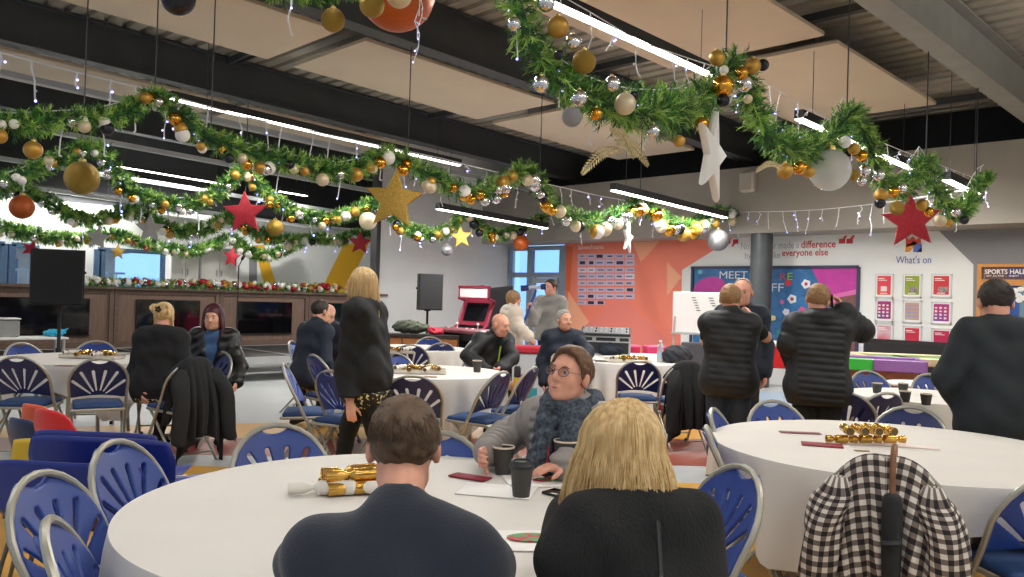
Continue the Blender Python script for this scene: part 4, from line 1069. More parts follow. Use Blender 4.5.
GD = [(-25, 192, 7), (15, 191, 8), (40, 198, 8), (65, 212, 8), (85, 220, 8), (107, 216, 7), (130, 211, 7), (150, 218, 7), (166, 228, 7), (188, 231, 7), (210, 227, 7), (228, 217, 6), (245, 225, 7), (264, 236, 7), (292, 240, 6), (320, 238, 6), (342, 240, 6), (357, 234, 5), (378, 236, 6), (398, 245, 6), (415, 249, 6), (432, 245, 5), (441, 238, 4)]
garland('D', GD, 16.4, 'pale garland in the back of the hall with two white stars', 1.5, .1, 4)
GE = [(-25, 220, 6), (15, 231, 7), (45, 236, 7), (80, 239, 7), (110, 234, 6), (132, 240, 5), (163, 247, 5), (190, 251, 5), (214, 245, 5), (232, 238, 5), (248, 251, 5), (266, 255, 5), (286, 249, 5), (300, 243, 4)]
garland('E', GE, 18.9, 'farthest garland, just above the back windows', 1.4, .11, 5)
GF = [(240, -24, 10), (270, -10, 10), (305, -8, 10), (340, -10, 10), (400, -28, 10)]
garland('F', GF, 4.6, 'garland mostly cut off by the top edge, above two gold baubles', 1.6, .05, 6)
LZ = 1.475
garland('L', [(x, 285 + 8 * (x - 85) / 250, 4.5) for x in range(86, 340, 14)], None, 'ledge garland with red and white baubles along the wooden panels', 1.3, .06, 7, plane=lambda x, y: Vector((*atY(x, y, 14.78)[:2], LZ + .02)), name='ledge_garland')
# baubles
bm = {'silver': mat('bauble_silver_mirror', 'd6d6da', .08, 1.), 'goldm': mat('bauble_gold_mirror', 'd59a3a', .1, 1.), 'gold': mat('bauble_gold_matte', 'b98f3e', .42, .6, noise=.15, nscale=30),
      'glit': mat('bauble_gold_glitter', 'a8893a', .5, .7, noise=.5, nscale=90, bump=.6, bscale=150), 'cream': mat('bauble_champagne', 'cfbf9f', .4, .3), 'sglit': mat('bauble_silver_glitter', '97979a', .5, .6, noise=.4, nscale=90, bump=.5, bscale=150),
      'dark': mat('bauble_dark', '23242c', .25, .4), 'white': mat('bauble_white', 'e2dfd8', .4), 'orange': mat('bauble_orange', 'b8591f', .45, .3, noise=.3, nscale=40), 'red': mat('bauble_red', 'a3202c', .3, .3), 'clear': mat('bauble_clear', 'd5d6d3', .25, alpha=.42)}
words = {'silver': 'shiny silver bauble', 'goldm': 'shiny gold bauble', 'gold': 'matt gold bauble', 'glit': 'glittered gold bauble', 'cream': 'champagne bauble', 'sglit': 'glittered silver bauble', 'dark': 'dark bauble', 'white': 'white bauble', 'orange': 'orange bauble', 'red': 'red bauble', 'clear': 'clear glass bauble'}
BME = {}
def bauble(p, r, kind, label, group=None, cap=False, lo=False):
    key = (kind, lo)
    if key not in BME: BME[key] = MB().sphere((0, 0, 0), 1, 12 if lo else 28, 8 if lo else 18).mesh('hanging_bauble', bm[kind], 180)
    o = link('hanging_bauble', BME[key], None, p); o.scale = (r, r, r); tag(o, label, 'bauble', group)
    if cap:
        if 'cap' not in BME: BME['cap'] = MB().lathe([(.22, .93), (.22, 1.12), (.18, 1.15), (.03, 1.15), (.03, 1.35), (0, 1.36)], 12).mesh('cap', mat('bauble_cap', 'c8b070', .3, .9), 40)
        link('cap', BME['cap'], o)
    return o
def b_px(x, y, r, kind, Y, label, group=None, dy=0., **k):
    p = atY(x, y, Y - dy); return bauble(p, r * (p - CAM).dot(FW) / F, kind, label, group, **k)
gA = 'baubles on the nearest garland'
A_b = [(514, 24, 7, 'silver'), (546, 3, 9, 'silver'), (558, 27, 11, 'gold'), (573, 42, 8, 'silver'), (584, 62, 12, 'glit'), (541, 84, 8.5, 'silver'), (612, 84, 8, 'silver'), (579, 98, 8.5, 'silver'), (572, 117, 10, 'sglit'), (625, 104, 11, 'cream'), (596, 114, 6.5, 'goldm'), (653, 131, 7, 'silver'), (702, 124, 7, 'goldm'), (679, 141, 6, 'gold'), (717, 58, 8, 'gold'), (724, 70, 4.5, 'white'), (742, 73, 6.5, 'goldm'), (753, 66, 8, 'gold'), (763, 65, 6, 'dark'), (723, 86, 11, 'goldm'), (745, 84, 8, 'silver'), (748, 99, 4.5, 'cream'), (723, 101, 6.5, 'dark'),
       (785, 171, 8, 'gold'), (800, 168, 7, 'goldm'), (809, 172, 6, 'gold'), (845, 142, 6, 'white'), (854, 149, 6, 'gold'), (862, 156, 6, 'goldm'), (854, 175, 6, 'glit'), (865, 171, 6, 'silver'), (862, 181, 5, 'silver'), (879, 175, 6, 'silver'), (881, 196, 7, 'gold'), (894, 192, 5.5, 'goldm'), (902, 188, 5.5, 'silver'), (880, 203, 5.5, 'dark'), (897, 208, 7, 'glit'), (922, 205, 6, 'gold'), (929, 212, 5, 'goldm'), (940, 221, 6, 'cream'), (949, 223, 4, 'gold'), (956, 212, 5, 'silver'), (964, 220, 4.5, 'dark'), (559, 55, 5, 'dark'), (633, 96, 5, 'dark')]
big = {(558, 27): 'matt gold bauble beside the bright light tube, high on the nearest garland', (584, 62): 'large glittered gold bauble on the nearest garland, above the two silver ones', (572, 117): 'silver glitter bauble hanging lowest at the left of the nearest garland', (625, 104): 'champagne bauble in the middle of the nearest garland', (723, 86): 'large shiny gold bauble in the cluster above the white star'}
for (x, y, r, kd) in A_b:
    lb = big.get((x, y))
    b_px(x, y, r, kd, 3.4, lb or '%s tucked into the nearest, top right garland' % words[kd], None if lb else gA, dy=.17, cap=r > 6)
b_px(830, 170, 21, 'clear', 3.4, 'large clear glass bauble hanging left of the red star at right', dy=.1, cap=True)
b_px(333, 20, 12, 'glit', 4.6, 'glittered gold bauble hanging at the top edge left of the orange one', dy=.1, cap=True)
b_px(372, 5, 12.5, 'glit', 4.5, 'glittered gold bauble in front of the orange one at the top edge', dy=.25, cap=True)
b_px(397, -7, 38, 'orange', 4.6, 'very large orange bauble cut off by the top edge', cap=True)
b_px(399, -5, 13, 'cream', 4.2, 'cream centre of the large orange bauble, a small sphere in front', dy=.0)  # small sphere set in for the orange ornament's pale centre
b_px(178, -2, 17, 'dark', 4.6, 'large dark bauble at the top edge left of centre', cap=True)
b_px(82, 178, 16.5, 'glit', 10.5, 'large flat gold bauble hanging in front of the far lights at left', cap=True)
b_px(22, 207, 12, 'orange', 14.5, 'orange bauble hanging low at the far left', cap=True)
b_px(33, 150, 9, 'gold', 8.0, 'matt gold bauble below the middle garland at the left', dy=.2, cap=True)
b_px(718, 240, 11, 'sglit', 8.0, 'grey glitter bauble hanging at the right end of the middle garland', dy=.1, cap=True)
b_px(521, 243, 8, 'orange', 12.3, 'small orange bauble hanging in front of the glazed doors', dy=.1, cap=True)
b_px(447, 250, 6, 'sglit', 12.3, 'grey glitter bauble beside the small gold star', dy=.1, cap=True)
b_px(275, 228, 8.5, 'glit', 12.3, 'gold glitter bauble below the red star swag', dy=.15, cap=True)
b_px(368, 221, 9, 'cream', 12.0, 'champagne bauble behind the large gold star', dy=.1)
def scatter(key, n, rpx, kinds, wts, label, group, seed, lo=True, s0=0., s1=1., side=None, bulk=None):
    at, L = GARL[key]; rnd = random.Random(seed); cl = []
    view = Vector((-FW.x, -FW.y, 0)).normalized()
    for i in range(n):
        if i % 3 == 0 or not cl: base = (s0 + (s1 - s0) * (i + rnd.random()) / n) * L; cl = [base]
        s = min(max(base + rnd.uniform(-1, 1) * .16, 0), L * .999); p, r, t = at(s)
        D = (p - CAM).dot(FW); rr = rnd.uniform(*rpx) * D / F
        q = p + view * r * rnd.uniform(.5, 1.0) + Vector((0, 0, -r * rnd.uniform(.1, 1.1) if side is None else r * rnd.uniform(*side)))
        kd = rnd.choices(kinds, wts)[0]
        if bulk is not None: bulk.cur = kinds.index(kd); bulk.sphere(q, rr, 10, 7)
        else: bauble(q, rr, kd, label % words[kd], group, lo=lo)
mix = ['silver', 'goldm', 'gold', 'cream', 'dark', 'white']; mw = [3, 3, 3, 2, 1, 1]
scatter('B', 104, (4.4, 7.4), mix, mw, '%s set in the long middle garland', 'baubles on the middle garland', 21)
scatter('C', 80, (3.3, 5.3), mix, mw, '%s set in the garland under the second beam', 'baubles on the garland with the red star', 22)
scatter('D', 57, (2.8, 4.4), mix, [4, 2, 2, 3, 1, 3], '%s set in the pale garland at the back', 'baubles on the pale back garland', 23)
BK = MB(); bk = ['red', 'white', 'gold', 'silver', 'cream']
scatter('E', 46, (2.2, 3.6), bk, [1, 4, 2, 4, 3], '', '', 24, bulk=BK)
scatter('L', 120, (1.9, 3.4), bk, [5, 4, 2, 2, 1], '', '', 25, side=(-.2, .9), bulk=BK)
tag(BK.build('hanging_small_baubles', [bm[q] for q in bk], None, smooth=180), 'many tiny red, white and gold baubles on the farthest garland and along the panel ledge', 'baubles', kind='stuff')
# stars
mred = mat('star_red_glitter', 'a51026', .55, .1, noise=.4, nscale=60, bump=.6, bscale=120)
mgst = mat('star_gold_glitter', 'b79442', .5, .55, noise=.35, nscale=60, bump=.6, bscale=120)
mwst = mat('star_white', 'dcd9d4', .5); mgry = mat('star_grey', 'a9a5a2', .5, noise=.1)
def star(x, y, r, m_, Y, label, phi=0., roll=0., thick=.26, inner=.45, wire=0.):
    p = atY(x, y, Y); rr = r * (p - CAM).dot(FW) / F
    mb = MB(); vs = []; N = 10
    for (sc, yy) in ((0, .5), (.5, .46), (.93, .30), (1.0, .12), (1.0, -.12), (.93, -.30), (.5, -.46), (0, -.5)):
        for i in range(N):
            a = PI / 2 + i * PI / 5 + R(roll); q = rr * (1 if i % 2 == 0 else inner) * sc
            vs.append((q * math.cos(a), yy * thick * rr, q * math.sin(a)))
    fs = [(k * N + i, k * N + (i + 1) % N, (k + 1) * N + (i + 1) % N, (k + 1) * N + i) for k in range(7) for i in range(N)]
    mb.add(vs, fs)
    o = mb.build('hanging_star', m_, None, smooth=35); o.location = p; o.rotation_euler = (0, 0, heading(phi) - PI / 2)
    tag(o, label, 'star'); MB().tube([(0, 0, rr * .96), (0, 0, rr * 1.18 + wire)], .006, 5).build('loop', mdark, o); return o
star(394, 200, 32, mgst, 7.6, 'large gold glitter star hanging from the middle garland', -6, 4)
star(245, 213, 22.5, mred, 11.9, 'large red glitter star hanging left of centre', 4, -3)
star(360, 243, 12.5, mred, 15.8, 'small red star hanging above the standing blonde woman', 0, 2)
star(461, 237, 12, mgst, 11.9, 'small gold star hanging in front of the white wall', 20, -8)
star(911, 221, 29, mred, 3.55, 'red star with tilted points hanging in front of the posters', -22, -4, thick=.3, inner=.46)
star(712, 155, 50, mwst, 3.25, 'white star turned edge-on under the bright strip light', 62, 10, thick=.24, inner=.40)
star(628, 238, 17, mwst, 7.8, 'white star seen edge-on in front of the orange wall', 66, 8, thick=.26, inner=.4)
star(98, 238, 13.5, mgry, 16.0, 'pale grey star, left of a pair above the back window', 0, 6, thick=.2)
star(150, 229, 16, mgry, 15.8, 'pale grey star, right and larger of a pair above the back window', 0, 0, thick=.2)
star(31, 249, 9.5, mred, 18.5, 'small red star hanging above the big loudspeaker', 25, 20)
star(232, 257, 11, mred, 18.6, 'dark red star hanging low over the ledge garland', -20, 8)
star(118, 252, 8.5, mgst, 18.6, 'tiny gold star in front of the back window', 55, 0)
star(183, 232, 10, mgry, 17.0, 'dim grey star behind the pale pair', 40, 10)
star(287, 244, 9, mgst, 17.5, 'tiny gold star seen edge-on near the yellow stripe', 72, 0)
# glitter fern sprays under the nearest garland
mfern = mat('fern_champagne', 'b9a77c', .45, .6, noise=.3, nscale=60)
def fern(x0, y0, x1, y1, w, Y, label):
    a = atY(x0, y0, Y); c = atY(x1, y1, Y); mb = MB(); d = c - a; n = 16
    mid = a.lerp(c, .5) + Vector((0, 0, .05)); P = spline([a, mid, c], 10); mb.tube(P, .005, 5)
    side = d.cross(Vector((FW.x, FW.y, 0))).normalized()
    Wd = w * (a - CAM).dot(FW) / F
    for i in range(2, len(P) - 1):
        t = i / len(P); l = Wd * math.sin(PI * min(1, t * .85 + .12)); td = (P[i + 1] - P[i]).normalized()
        for s in (-1, 1):
            e = P[i] + (side * s * .8 + td * .7 + Vector((0, 0, -.1))).normalized() * l; m0 = P[i].lerp(e, .5); wv = td * .012
            mb.add([P[i], m0 + wv, e, m0 - wv], [(0, 1, 2, 3)])
    tag(mb.build('hanging_fern_spray', mfern, None, smooth=0), label, 'fern spray', None)
fern(622, 148, 582, 174, 9, 3.3, 'champagne fern spray pointing left below the nearest garland')
fern(615, 140, 648, 166, 9, 3.25, 'champagne fern spray pointing right below the nearest garland')
fern(610, 128, 634, 158, 8, 3.15, 'short champagne fern spray between two longer ones')
fern(783, 168, 756, 172, 5, 3.2, 'small champagne fern spray left of the clear glass bauble')
# hanging wires
for i, (x, y0, y1, Y, nm) in enumerate([(408, 50, 152, 8., 'in front of the third cream raft'), (540, 97, 168, 8., 'above the right peak of the middle garland'), (211, -30, 130, 8., 'from the top edge to the middle garland'), (84, 70, 118, 8., 'at the left over the middle garland'), (640, 165, 201, 8., 'at the last peak of the middle garland'), (726, -60, 52, 3.4, 'above the gold cluster at top right'), (847, -60, 106, 3.4, 'crossing the raft nearest the bulkhead'), (926, 50, 158, 3.4, 'down from the grey beam'), (976, 95, 180, 3.4, 'at the right end of the nearest garland'), (155, 78, 95, 8., 'at the peak of the middle garland, left'), (246, 120, 168, 12.3, 'over the red star')]):
    a = atY(x, y1, Y); top = 4.66 - SL * a.x
    o = MB().tube([a, (a.x, Y, max(top, a.z + .05))], .0065, 5).build('hanging_wire', mat('wire_grey', '4a4a4c', .5, .5)); tag(o, 'thin garland wire %s' % nm, 'wire', 'garland wires')
# icicle light strings
mwire = mat('icicle_wire', 'e2e2e6', .5); mbulb = mat('icicle_bulb', 'dfe6ff', .3, emit='8f90ff', estr=5)
def icicles(P, label, seed, gap=.28, drop=(.08, .42), wr=.004):
    rnd = random.Random(seed); mb = MB(); bu = MB(); P = [Vector(p) for p in P]
    mb.tube(P, wr, 4)
    acc = 0.
    for a, b in zip(P, P[1:]):
        l = (b - a).length
        while acc < l:
            p = a.lerp(b, acc / l); n = rnd.randint(2, 5); q = [p]; dl = rnd.uniform(*drop) / n
            for i in range(n): q.append(q[-1] + Vector((rnd.uniform(-.03, .03), rnd.uniform(-.03, .03), -dl)))
            mb.tube(q, wr, 4)
            for v in q[1:]:
                e = v + Vector((rnd.uniform(-.03, .03), rnd.uniform(-.02, .02), rnd.uniform(-.03, .0))); mb.tube([v, e], wr * 1.1, 4)
                if rnd.random() < .4: bu.sphere(e, wr * 1.5, 6, 4)
            acc += gap * rnd.uniform(.7, 1.4)
        acc -= l
    o = mb.build('hanging_icicle_lights', mwire, None, smooth=0); tag(o, label, 'string lights')
    b_ = bu.build('bulbs', mbulb, o, smooth=0); b_['kind'] = 'stuff'
def along(key, dz, n=40, s0=0., s1=1.):
    at, L = GARL[key]; return [at(L * (s0 + (s1 - s0) * i / n) * .999)[0] + Vector((0, .05, dz)) for i in range(n + 1)]
icicles(along('A', .16), 'icicle light string wound along the nearest garland', 1, .26, (.1, .42), .0045)
icicles([atY(x, y, 3.9) for x, y in ((560, -5), (590, 12), (640, 42), (700, 62), (760, 80), (830, 120), (900, 150), (985, 182))], 'icicle light string hanging along the bright strip light', 2, .3, (.1, .4), .005)
icicles(along('B', .1), 'icicle light string wound along the middle garland', 3, .34, (.1, .45), .006)
icicles([atY(x, y, 9.5) for x, y in ((0, 52), (60, 68), (150, 90), (250, 118), (330, 135), (440, 158), (520, 178), (600, 196), (690, 212))], 'icicle light string hung below the dark beam', 4, .34, (.1, .55), .009)
icicles(along('C', .1), 'icicle light string along the garland with the red star', 5, .36, (.12, .55), .010)
icicles(along('D', .05), 'icicle light string along the pale back garland', 6, .4, (.15, .5), .01)
c0 = atY(736, 212, 8.0); c1 = atY(988, 186, 3.4)
icicles([c0.lerp(c1, i / 12) + Vector((0, 0, -.10 * math.sin(PI * i / 12))) for i in range(13)], 'icicle light string strung across in front of the bulkhead', 7, .3, (.1, .45), .006)
icicles([atY(x, y, 4.4) for x, y in ((291, -6), (292, 4), (290, 12))], 'short icicle light drop at the top edge by the gold bauble', 8, .1, (.2, .3), .004)
icicles([atY(x, y, 4.2) for x, y in ((421, -10), (420, 0), (419, 16))], 'short icicle light drop in front of the orange bauble', 9, .12, (.2, .36), .004)
# ================================================================== STAGE, PANELS, SPEAKERS
mwood = mat('panel_wood', '83695a', .6, noise=.2, nscale=6, stretch=(6, 1, .6))
mwood2 = mat('panel_wood_frame', '725c4f', .6, noise=.25, nscale=8, stretch=(1, 1, 5))
mdglass = mat('dark_screen', '0c0d10', .06, spec=.6)
malu = mat('aluminium', 'b9bbbb', .4, .6); mstage = mat('stage_deck', '3b3835', .6, noise=.2, nscale=6)
for i in range(5):
    xa = 1.0 + i * 1.95; nm = ('left of the big speaker', 'behind the big speaker', 'behind the blonde woman at left', 'behind the red-haired woman', 'behind the pair of seated men')[i]
    t = thing('stage_platform', 'low black stage section with aluminium edge, %s' % nm, 'stage', (xa + .96, 13.45, 0), 0, 'stage sections')
    MB().box((0, 0, .36), (1.92, 2.5, .05)).build('deck', mstage, t, smooth=0)
    b = MB()
    for s in (-1, 1): b.box((0, s * 1.26, .335), (1.94, .03, .11)); b.box((s * .955, 0, .335), (.03, 2.5, .11))
    b.build('edge_frame', malu, t, smooth=0)
    for sx in (-1, 1):
        for sy in (-1, 1): MB().tube([(sx * .88, sy * 1.2, .3), (sx * .88, sy * 1.2, 0)], .028, 10).build('leg', malu, t)
    MB().box((0, -1.1, .12), (1.75, .02, .03)).build('brace', malu, t, smooth=0)
for i in range(5):
    xa = 1.16 + i * 1.85; nm = ('at the left edge', 'behind the big loudspeaker', 'behind the woman with pinned-up hair', 'behind the red-haired woman', 'behind the two seated men')[i]
    t = thing('wood_panel_unit', 'brown wooden panel with a dark screen, %s' % nm, 'panel', (xa + .925, 14.86, .385), 0, 'wooden stage panels')
    b = MB(); b.box((0, .05, .50), (1.84, .08, 1.0)); b.build('board', mwood, t, smooth=0)
    b = MB(); b.box((0, 0, 1.02), (1.85, .22, .05)); b.box((0, 0, .96), (1.84, .05, .08)); b.box((0, -.01, .05), (1.84, .05, .1))
    for s in (-1, 1): b.box((s * .885, -.005, .5), (.07, .05, .9))
    b.build('frame', mwood2, t, smooth=0)
    q = MB(); w_ = .56 if i != 1 else .66; q.box((0.0 if i != 1 else -.12, -.01, .53), (w_ * 2, .05, .60), bev=.008); sc = q.build('screen', mdglass, t)
    MB().box((0.0 if i != 1 else -.12, -.012, .215), (w_ * 2 + .02, .055, .02)).build('bezel', mat('bezel_black', '1c1c1e', .4), sc, smooth=0)
mspk = mat('speaker_black', '1a1b1d', .6, noise=.1, nscale=20); mgrl = mat('speaker_grille', '101113', .75, bump=.6, bscale=300)
def speaker(x, ytop, ybot, Z, phi, w_, d_, label, slabel, base=0.):
    p = atD(x, (ytop + ybot) / 2, Z); zt = atD(x, ytop, Z).z; zb = atD(x, ybot, Z).z; h = zt - zb
    t = thing('loudspeaker_wall_mount_free', label, 'loudspeaker', (p.x, p.y, zb), heading(phi) - PI / 2); t.name = 'loudspeaker'
    S = MB(); S.prism([(-w_ / 2, d_ / 2), (-w_ / 2 * .7, -d_ / 2), (w_ / 2 * .7, -d_ / 2), (w_ / 2, d_ / 2)], 0, h); S.build('cabinet', mspk, t, smooth=0)
    MB().box((0, d_ / 2 + .008, h / 2), (w_ * .95, .02, h * .96), bev=.008).build('grille', mgrl, t)
    for s in (-1, 1): MB().box((s * w_ * .43, -.03, h * .6), (.03, .12, .04), bev=.01).build('handle', mat('black_rubber', '1b1b1c', .7), t)
    MB().lathe([(.06, -.02), (.06, .0), (.03, .0)], 12, cap=False).build('pole_socket', mspk, t)
    s_ = thing('speaker_stand', slabel, 'speaker stand', (p.x, p.y, base))
    MB().tube([(0, 0, .12), (0, 0, zb - base - .005)], .022, 10).build('pole', mspk, s_)
    MB().tube([(0, 0, .5), (0, 0, .62)], .034, 10).build('collar', mspk, s_)
    for k in range(3):
        a = k * 2 * PI / 3 + .5; MB().tube([(.02 * math.cos(a), .02 * math.sin(a), .55), (.48 * math.cos(a), .48 * math.sin(a), .015)], .012, 6).build('leg', mspk, s_)
        MB().tube([(.02 * math.cos(a), .02 * math.sin(a), .16), (.25 * math.cos(a), .25 * math.sin(a), .285)], .009, 6).build('brace', mspk, s_)
speaker(61, 250, 305, 10.7, 18, .62, .42, 'big black loudspeaker on a stand in front of the wooden panels at left', 'tripod stand under the big left loudspeaker')
speaker(428, 274, 310, 15.3, 22, .46, .36, 'black loudspeaker on a stand in front of the white wall', 'tripod stand under the loudspeaker by the white wall')
# microphone stand on the stage
p = atY(236, 348, 13.0); t = thing('microphone_stand', 'thin black microphone stand on the stage beside the red-haired woman', 'microphone stand', (p.x, 13.0, .385))
MB().tube([(0, 0, .02), (0, 0, 1.45)], .011, 6).build('pole', mspk, t); MB().lathe([(.14, 0), (.14, .015), (.02, .03)], 20).build('base', mspk, t); MB().tube([(0, 0, 1.43), (-.02, -.16, 1.55)], .009, 6).build('boom', mspk, t); MB().tube([(-.02, -.16, 1.55), (-.03, -.24, 1.6)], .024, 8).build('microphone', mspk, t)
# low table with clear box and blue cloth on the stage
p = atY(30, 334, 12.6)
t = thing('side_table', 'small white table on the stage under the big loudspeaker', 'table', (p.x, 12.9, .385)); MB().box((0, 0, .30), (1.0, .5, .03), bev=.005).build('tabletop', mwhite, t)
for sx in (-1, 1):
    for sy in (-1, 1): MB().tube([(sx * .45, sy * .2, .29), (sx * .45, sy * .2, 0)], .018, 8).build('leg', malu, t)
t = thing('storage_box', 'clear plastic box on the small white stage table', 'box', (p.x - .25, 12.9, .701)); b = MB(); b.box((0, 0, .12), (.34, .26, .24), bev=.02); b.build('box_body', mat('clear_plastic', 'b8b8b4', .2, alpha=.6), t); MB().box((0, 0, .25), (.36, .28, .02), bev=.006).build('lid', mat('clear_lid', 'cfcfca', .3), t)
S = SDF(); S.ell((0, 0, .05), (.14, .1, .05), k=.02); S.cap((.05, 0, .05), (.16, .02, .1), .035, .02); wrinkle(S, .012, 2.4, 3); S.cut((0, 0, 0), (0, 0, -1)); o = S.build('cleaning_cloth', mat('turquoise_cloth', '2ba3c8', .8), None, .012); o.location = (p.x + .38, 12.9, .701); tag(o, 'bright blue cloth on the end of the small white stage table', 'cloth')
# ------------------------------------------------------------------ arcade machine
mmar = mat('arcade_maroon', '7a1f33', .4, noise=.1); mablk = mat('arcade_black', '222326', .5)
p = atD(480, 340, 15.4); t = thing('arcade_machine', 'maroon and black arcade machine in the corner by the glazed doors', 'arcade machine', (p.x, p.y, 0), heading(-40) - PI / 2)
prof = [(-.45, 0), (.35, 0), (.35, .72), (.40, .80), (.22, .92), (.04, 1.36), (.20, 1.40), (.20, 1.60), (-.45, 1.66)]
for s in (-1, 1):
    b = MB(); vs = [(s * .36 + e, y, z) for e in (-.02, .02) for y, z in prof]; n = len(prof)
    b.add(vs, [tuple(range(n)), tuple(range(2 * n - 1, n - 1, -1))] + [(i, n + i, n + (i + 1) % n, (i + 1) % n) for i in range(n)]); b.build('side_panel', mablk, t, smooth=0)
    b = MB()
    for (y0, z0), (y1, z1) in zip(prof[3:8], prof[4:8]): b.tube([(s * .36, y0, z0), (s * .36, y1, z1)], .028, 6)
    b.build('edge_trim', mmar, t)
b = MB(); b.add([(x, y, z) for x in (-.34, .34) for y, z in ((.33, 0), (.33, .72), (-.44, 1.62), (-.44, 0))], [(0, 1, 5, 4), (2, 3, 7, 6), (1, 2, 6, 5)]); b.build('carcass', mablk, t, smooth=0)
b = MB(); b.add([(x, y, z) for x in (-.27, .27) for y, z in ((.205, .99), (.07, 1.32))], [(0, 1, 3, 2)]); b.add([(x, y, z) for x in (-.27, .27) for y, z in ((.19, .98), (.055, 1.31))], [(0, 2, 3, 1)]); b.build('screen', mdglass, t, smooth=0)
b = MB(); b.add([(x, y, z) for x in (-.34, .34) for y, z in ((.23, .91), (.03, 1.38))], [(0, 1, 3, 2)]); b.build('bezel', mmar, t, smooth=0)
MB().box((0, .2, 1.5), (.70, .04, .18), bev=.01).build('marquee', mat('marquee_light', 'd9c9c6', .4), t); 
b = MB(); b.box((0, .2, 1.615), (.76, .06, .04)); b.box((0, .2, 1.395), (.76, .06, .035)); b.build('marquee_trim', mmar, t, smooth=0)
b = MB(); b.box((-.22, .62, .82), (1.25, .62, .08), bev=.02); b.build('control_panel', mat('arcade_panel', '6b3a40', .45, noise=.3, nscale=25), t)
MB().box((-.22, .60, .72), (1.18, .5, .12), bev=.01).build('control_box', mablk, t)
for q in range(2):
    jx = -.5 + q * .5; j_ = MB(); j_.tube([(jx, .62, .86), (jx, .62, .93)], .008, 6); j_.sphere((jx, .62, .95), .025, 10, 8); j_.build('joystick', mat('joy_white', 'e6e0dc', .3), t)
for q in range(6): MB().lathe([(.02, .86), (.02, .875), (0, .88)], 10, Matrix.Translation((-.38 + .07 * (q % 3) + .5 * (q // 3), .62 + .03 * (q % 2), 0))).build('button', mat('button_red', 'c23b45', .3) if q % 2 else mat('joy_white', 'e6e0dc', .3), t)
MB().box((0, .356, .35), (.4, .012, .4), bev=.004).build('coin_door', mat('coin_door', '33343a', .4, .5), t)
# low sideboard with bag and red cloth
p = atD(417, 340, 14.6); sb = thing('low_sideboard', 'long low dark-topped cabinet with orange-brown front below the wall speaker', 'cabinet', (p.x, p.y, 0), heading(2) - PI / 2)
zs = atD(417, 334, 14.6).z
b = MB(); b.box((0, 0, zs - .02), (1.5, .5, .04)); b.build('worktop', mat('dark_top', '2c2523', .4), sb, smooth=0)
b = MB(); b.box((0, -.02, (zs - .04) / 2), (1.46, .44, zs - .05)); b.build('carcass', mat('cab_side', '5a3b28', .6), sb, smooth=0)
for s in (-1, 0, 1): MB().box((s * .485, .205, (zs - .04) / 2), (.46, .02, zs - .1), bev=.004).build('door', mat('cab_front', 'a5652f', .5, noise=.15, nscale=6), sb)
S = SDF(); S.ell((0, 0, .11), (.34, .17, .10), k=.03); S.ell((.08, 0, .17), (.2, .13, .07), k=.05); wrinkle(S, .012, 1.6, 2); S.cut((0, 0, 0.0), (0, 0, -1))
o = S.build('holdall_bag', mat('olive_canvas', '3f4436', .9, noise=.2), None, .015); o.location = (*atD(411, 333, 14.6)[:2], zs); o.rotation_euler = (0, 0, heading(0) - PI / 2); tag(o, 'olive green bag slumped on the low cabinet below the wall speaker', 'bag')
S = SDF(); S.ell((0, 0, .05), (.15, .1, .06), k=.03); S.ell((-.1, 0, .08), (.07, .06, .06), k=.03); wrinkle(S, .014, 2, 8); S.cut((0, 0, 0.0), (0, 0, -1))
o = S.build('folded_garment', mat('red_cloth', 'b5243a', .85), None, .012); o.location = (*atD(436, 334, 14.6)[:2], zs); tag(o, 'red garment lying on the low cabinet beside the olive bag', 'garment')
# ------------------------------------------------------------------ mixing desk
mcase = mat('flight_case', '202225', .5, noise=.1)
p = atD(612, 352, 10.9); zt6 = .74
t = thing('trestle_table', 'white-topped folding table carrying the black equipment case', 'table', (p.x, p.y, 0), heading(0) - PI / 2); MB().box((0.05, 0, .72), (1.5, .7, .04), bev=.008).build('tabletop', mwhite, t)
for sx in (-1, 1):
    for sy in (-1, 1): MB().tube([(sx * .65, sy * .28, .7), (sx * .65, sy * .28, 0)], .02, 8).build('leg', mfr_, t)
t = thing('equipment_case', 'black flight case with metal corners on the trestle table', 'flight case', (*atD(606, 350, 10.9)[:2], .742), heading(-8) - PI / 2)
MB().box((0, 0, .12), (.62, .45, .23), bev=.01).build('case_body', mcase, t); b = MB()
for sx in (-1, 1):
    b.box((sx * .305, .225, .12), (.025, .025, .24)); 
for z in (.01, .17, .23): b.box((0, .226, z), (.62, .012, .018))
b.build('metal_edging', malu, t, smooth=0)
for s in (-.15, .15): MB().box((s, .235, .2), (.05, .015, .06), bev=.004).build('latch', malu, t)
t = thing('mixing_desk', 'slanted black and silver mixing desk on top of the flight case', 'mixer', (*atD(606, 330, 10.9)[:2], .985), heading(-8) - PI / 2)
b = MB(); b.add([(x, y, z) for x in (-.32, .32) for y, z in ((-.24, 0), (.26, 0), (.26, .03), (-.24, .10))], [(0, 1, 2, 3), (7, 6, 5, 4), (1, 5, 6, 2), (2, 6, 7, 3), (0, 3, 7, 4), (0, 4, 5, 1)]); b.build('console', mcase, t, smooth=0)
b = MB(); b.add([(x, y, z) for x in (-.3, .3) for y, z in ((.24, .036), (-.22, .102))], [(0, 1, 3, 2)]); b.build('fader_panel', mat('silver_panel', '8d9093', .4, .5, noise=.4, nscale=60), t, smooth=0)
for q in range(18): MB().box((-.27 + (q % 9) * .066, .14 - (q // 9) * .2, .056 + (q // 9) * .028), (.018, .03, .03), bev=.004).build('fader', mat('fader_cap', 'd8d8d8', .4) if q % 3 else mspk, t)
t = thing('laptop', 'open laptop with bright screen beside the flight case', 'laptop', (*atD(578, 344, 10.9)[:2], .742), heading(170) - PI / 2)
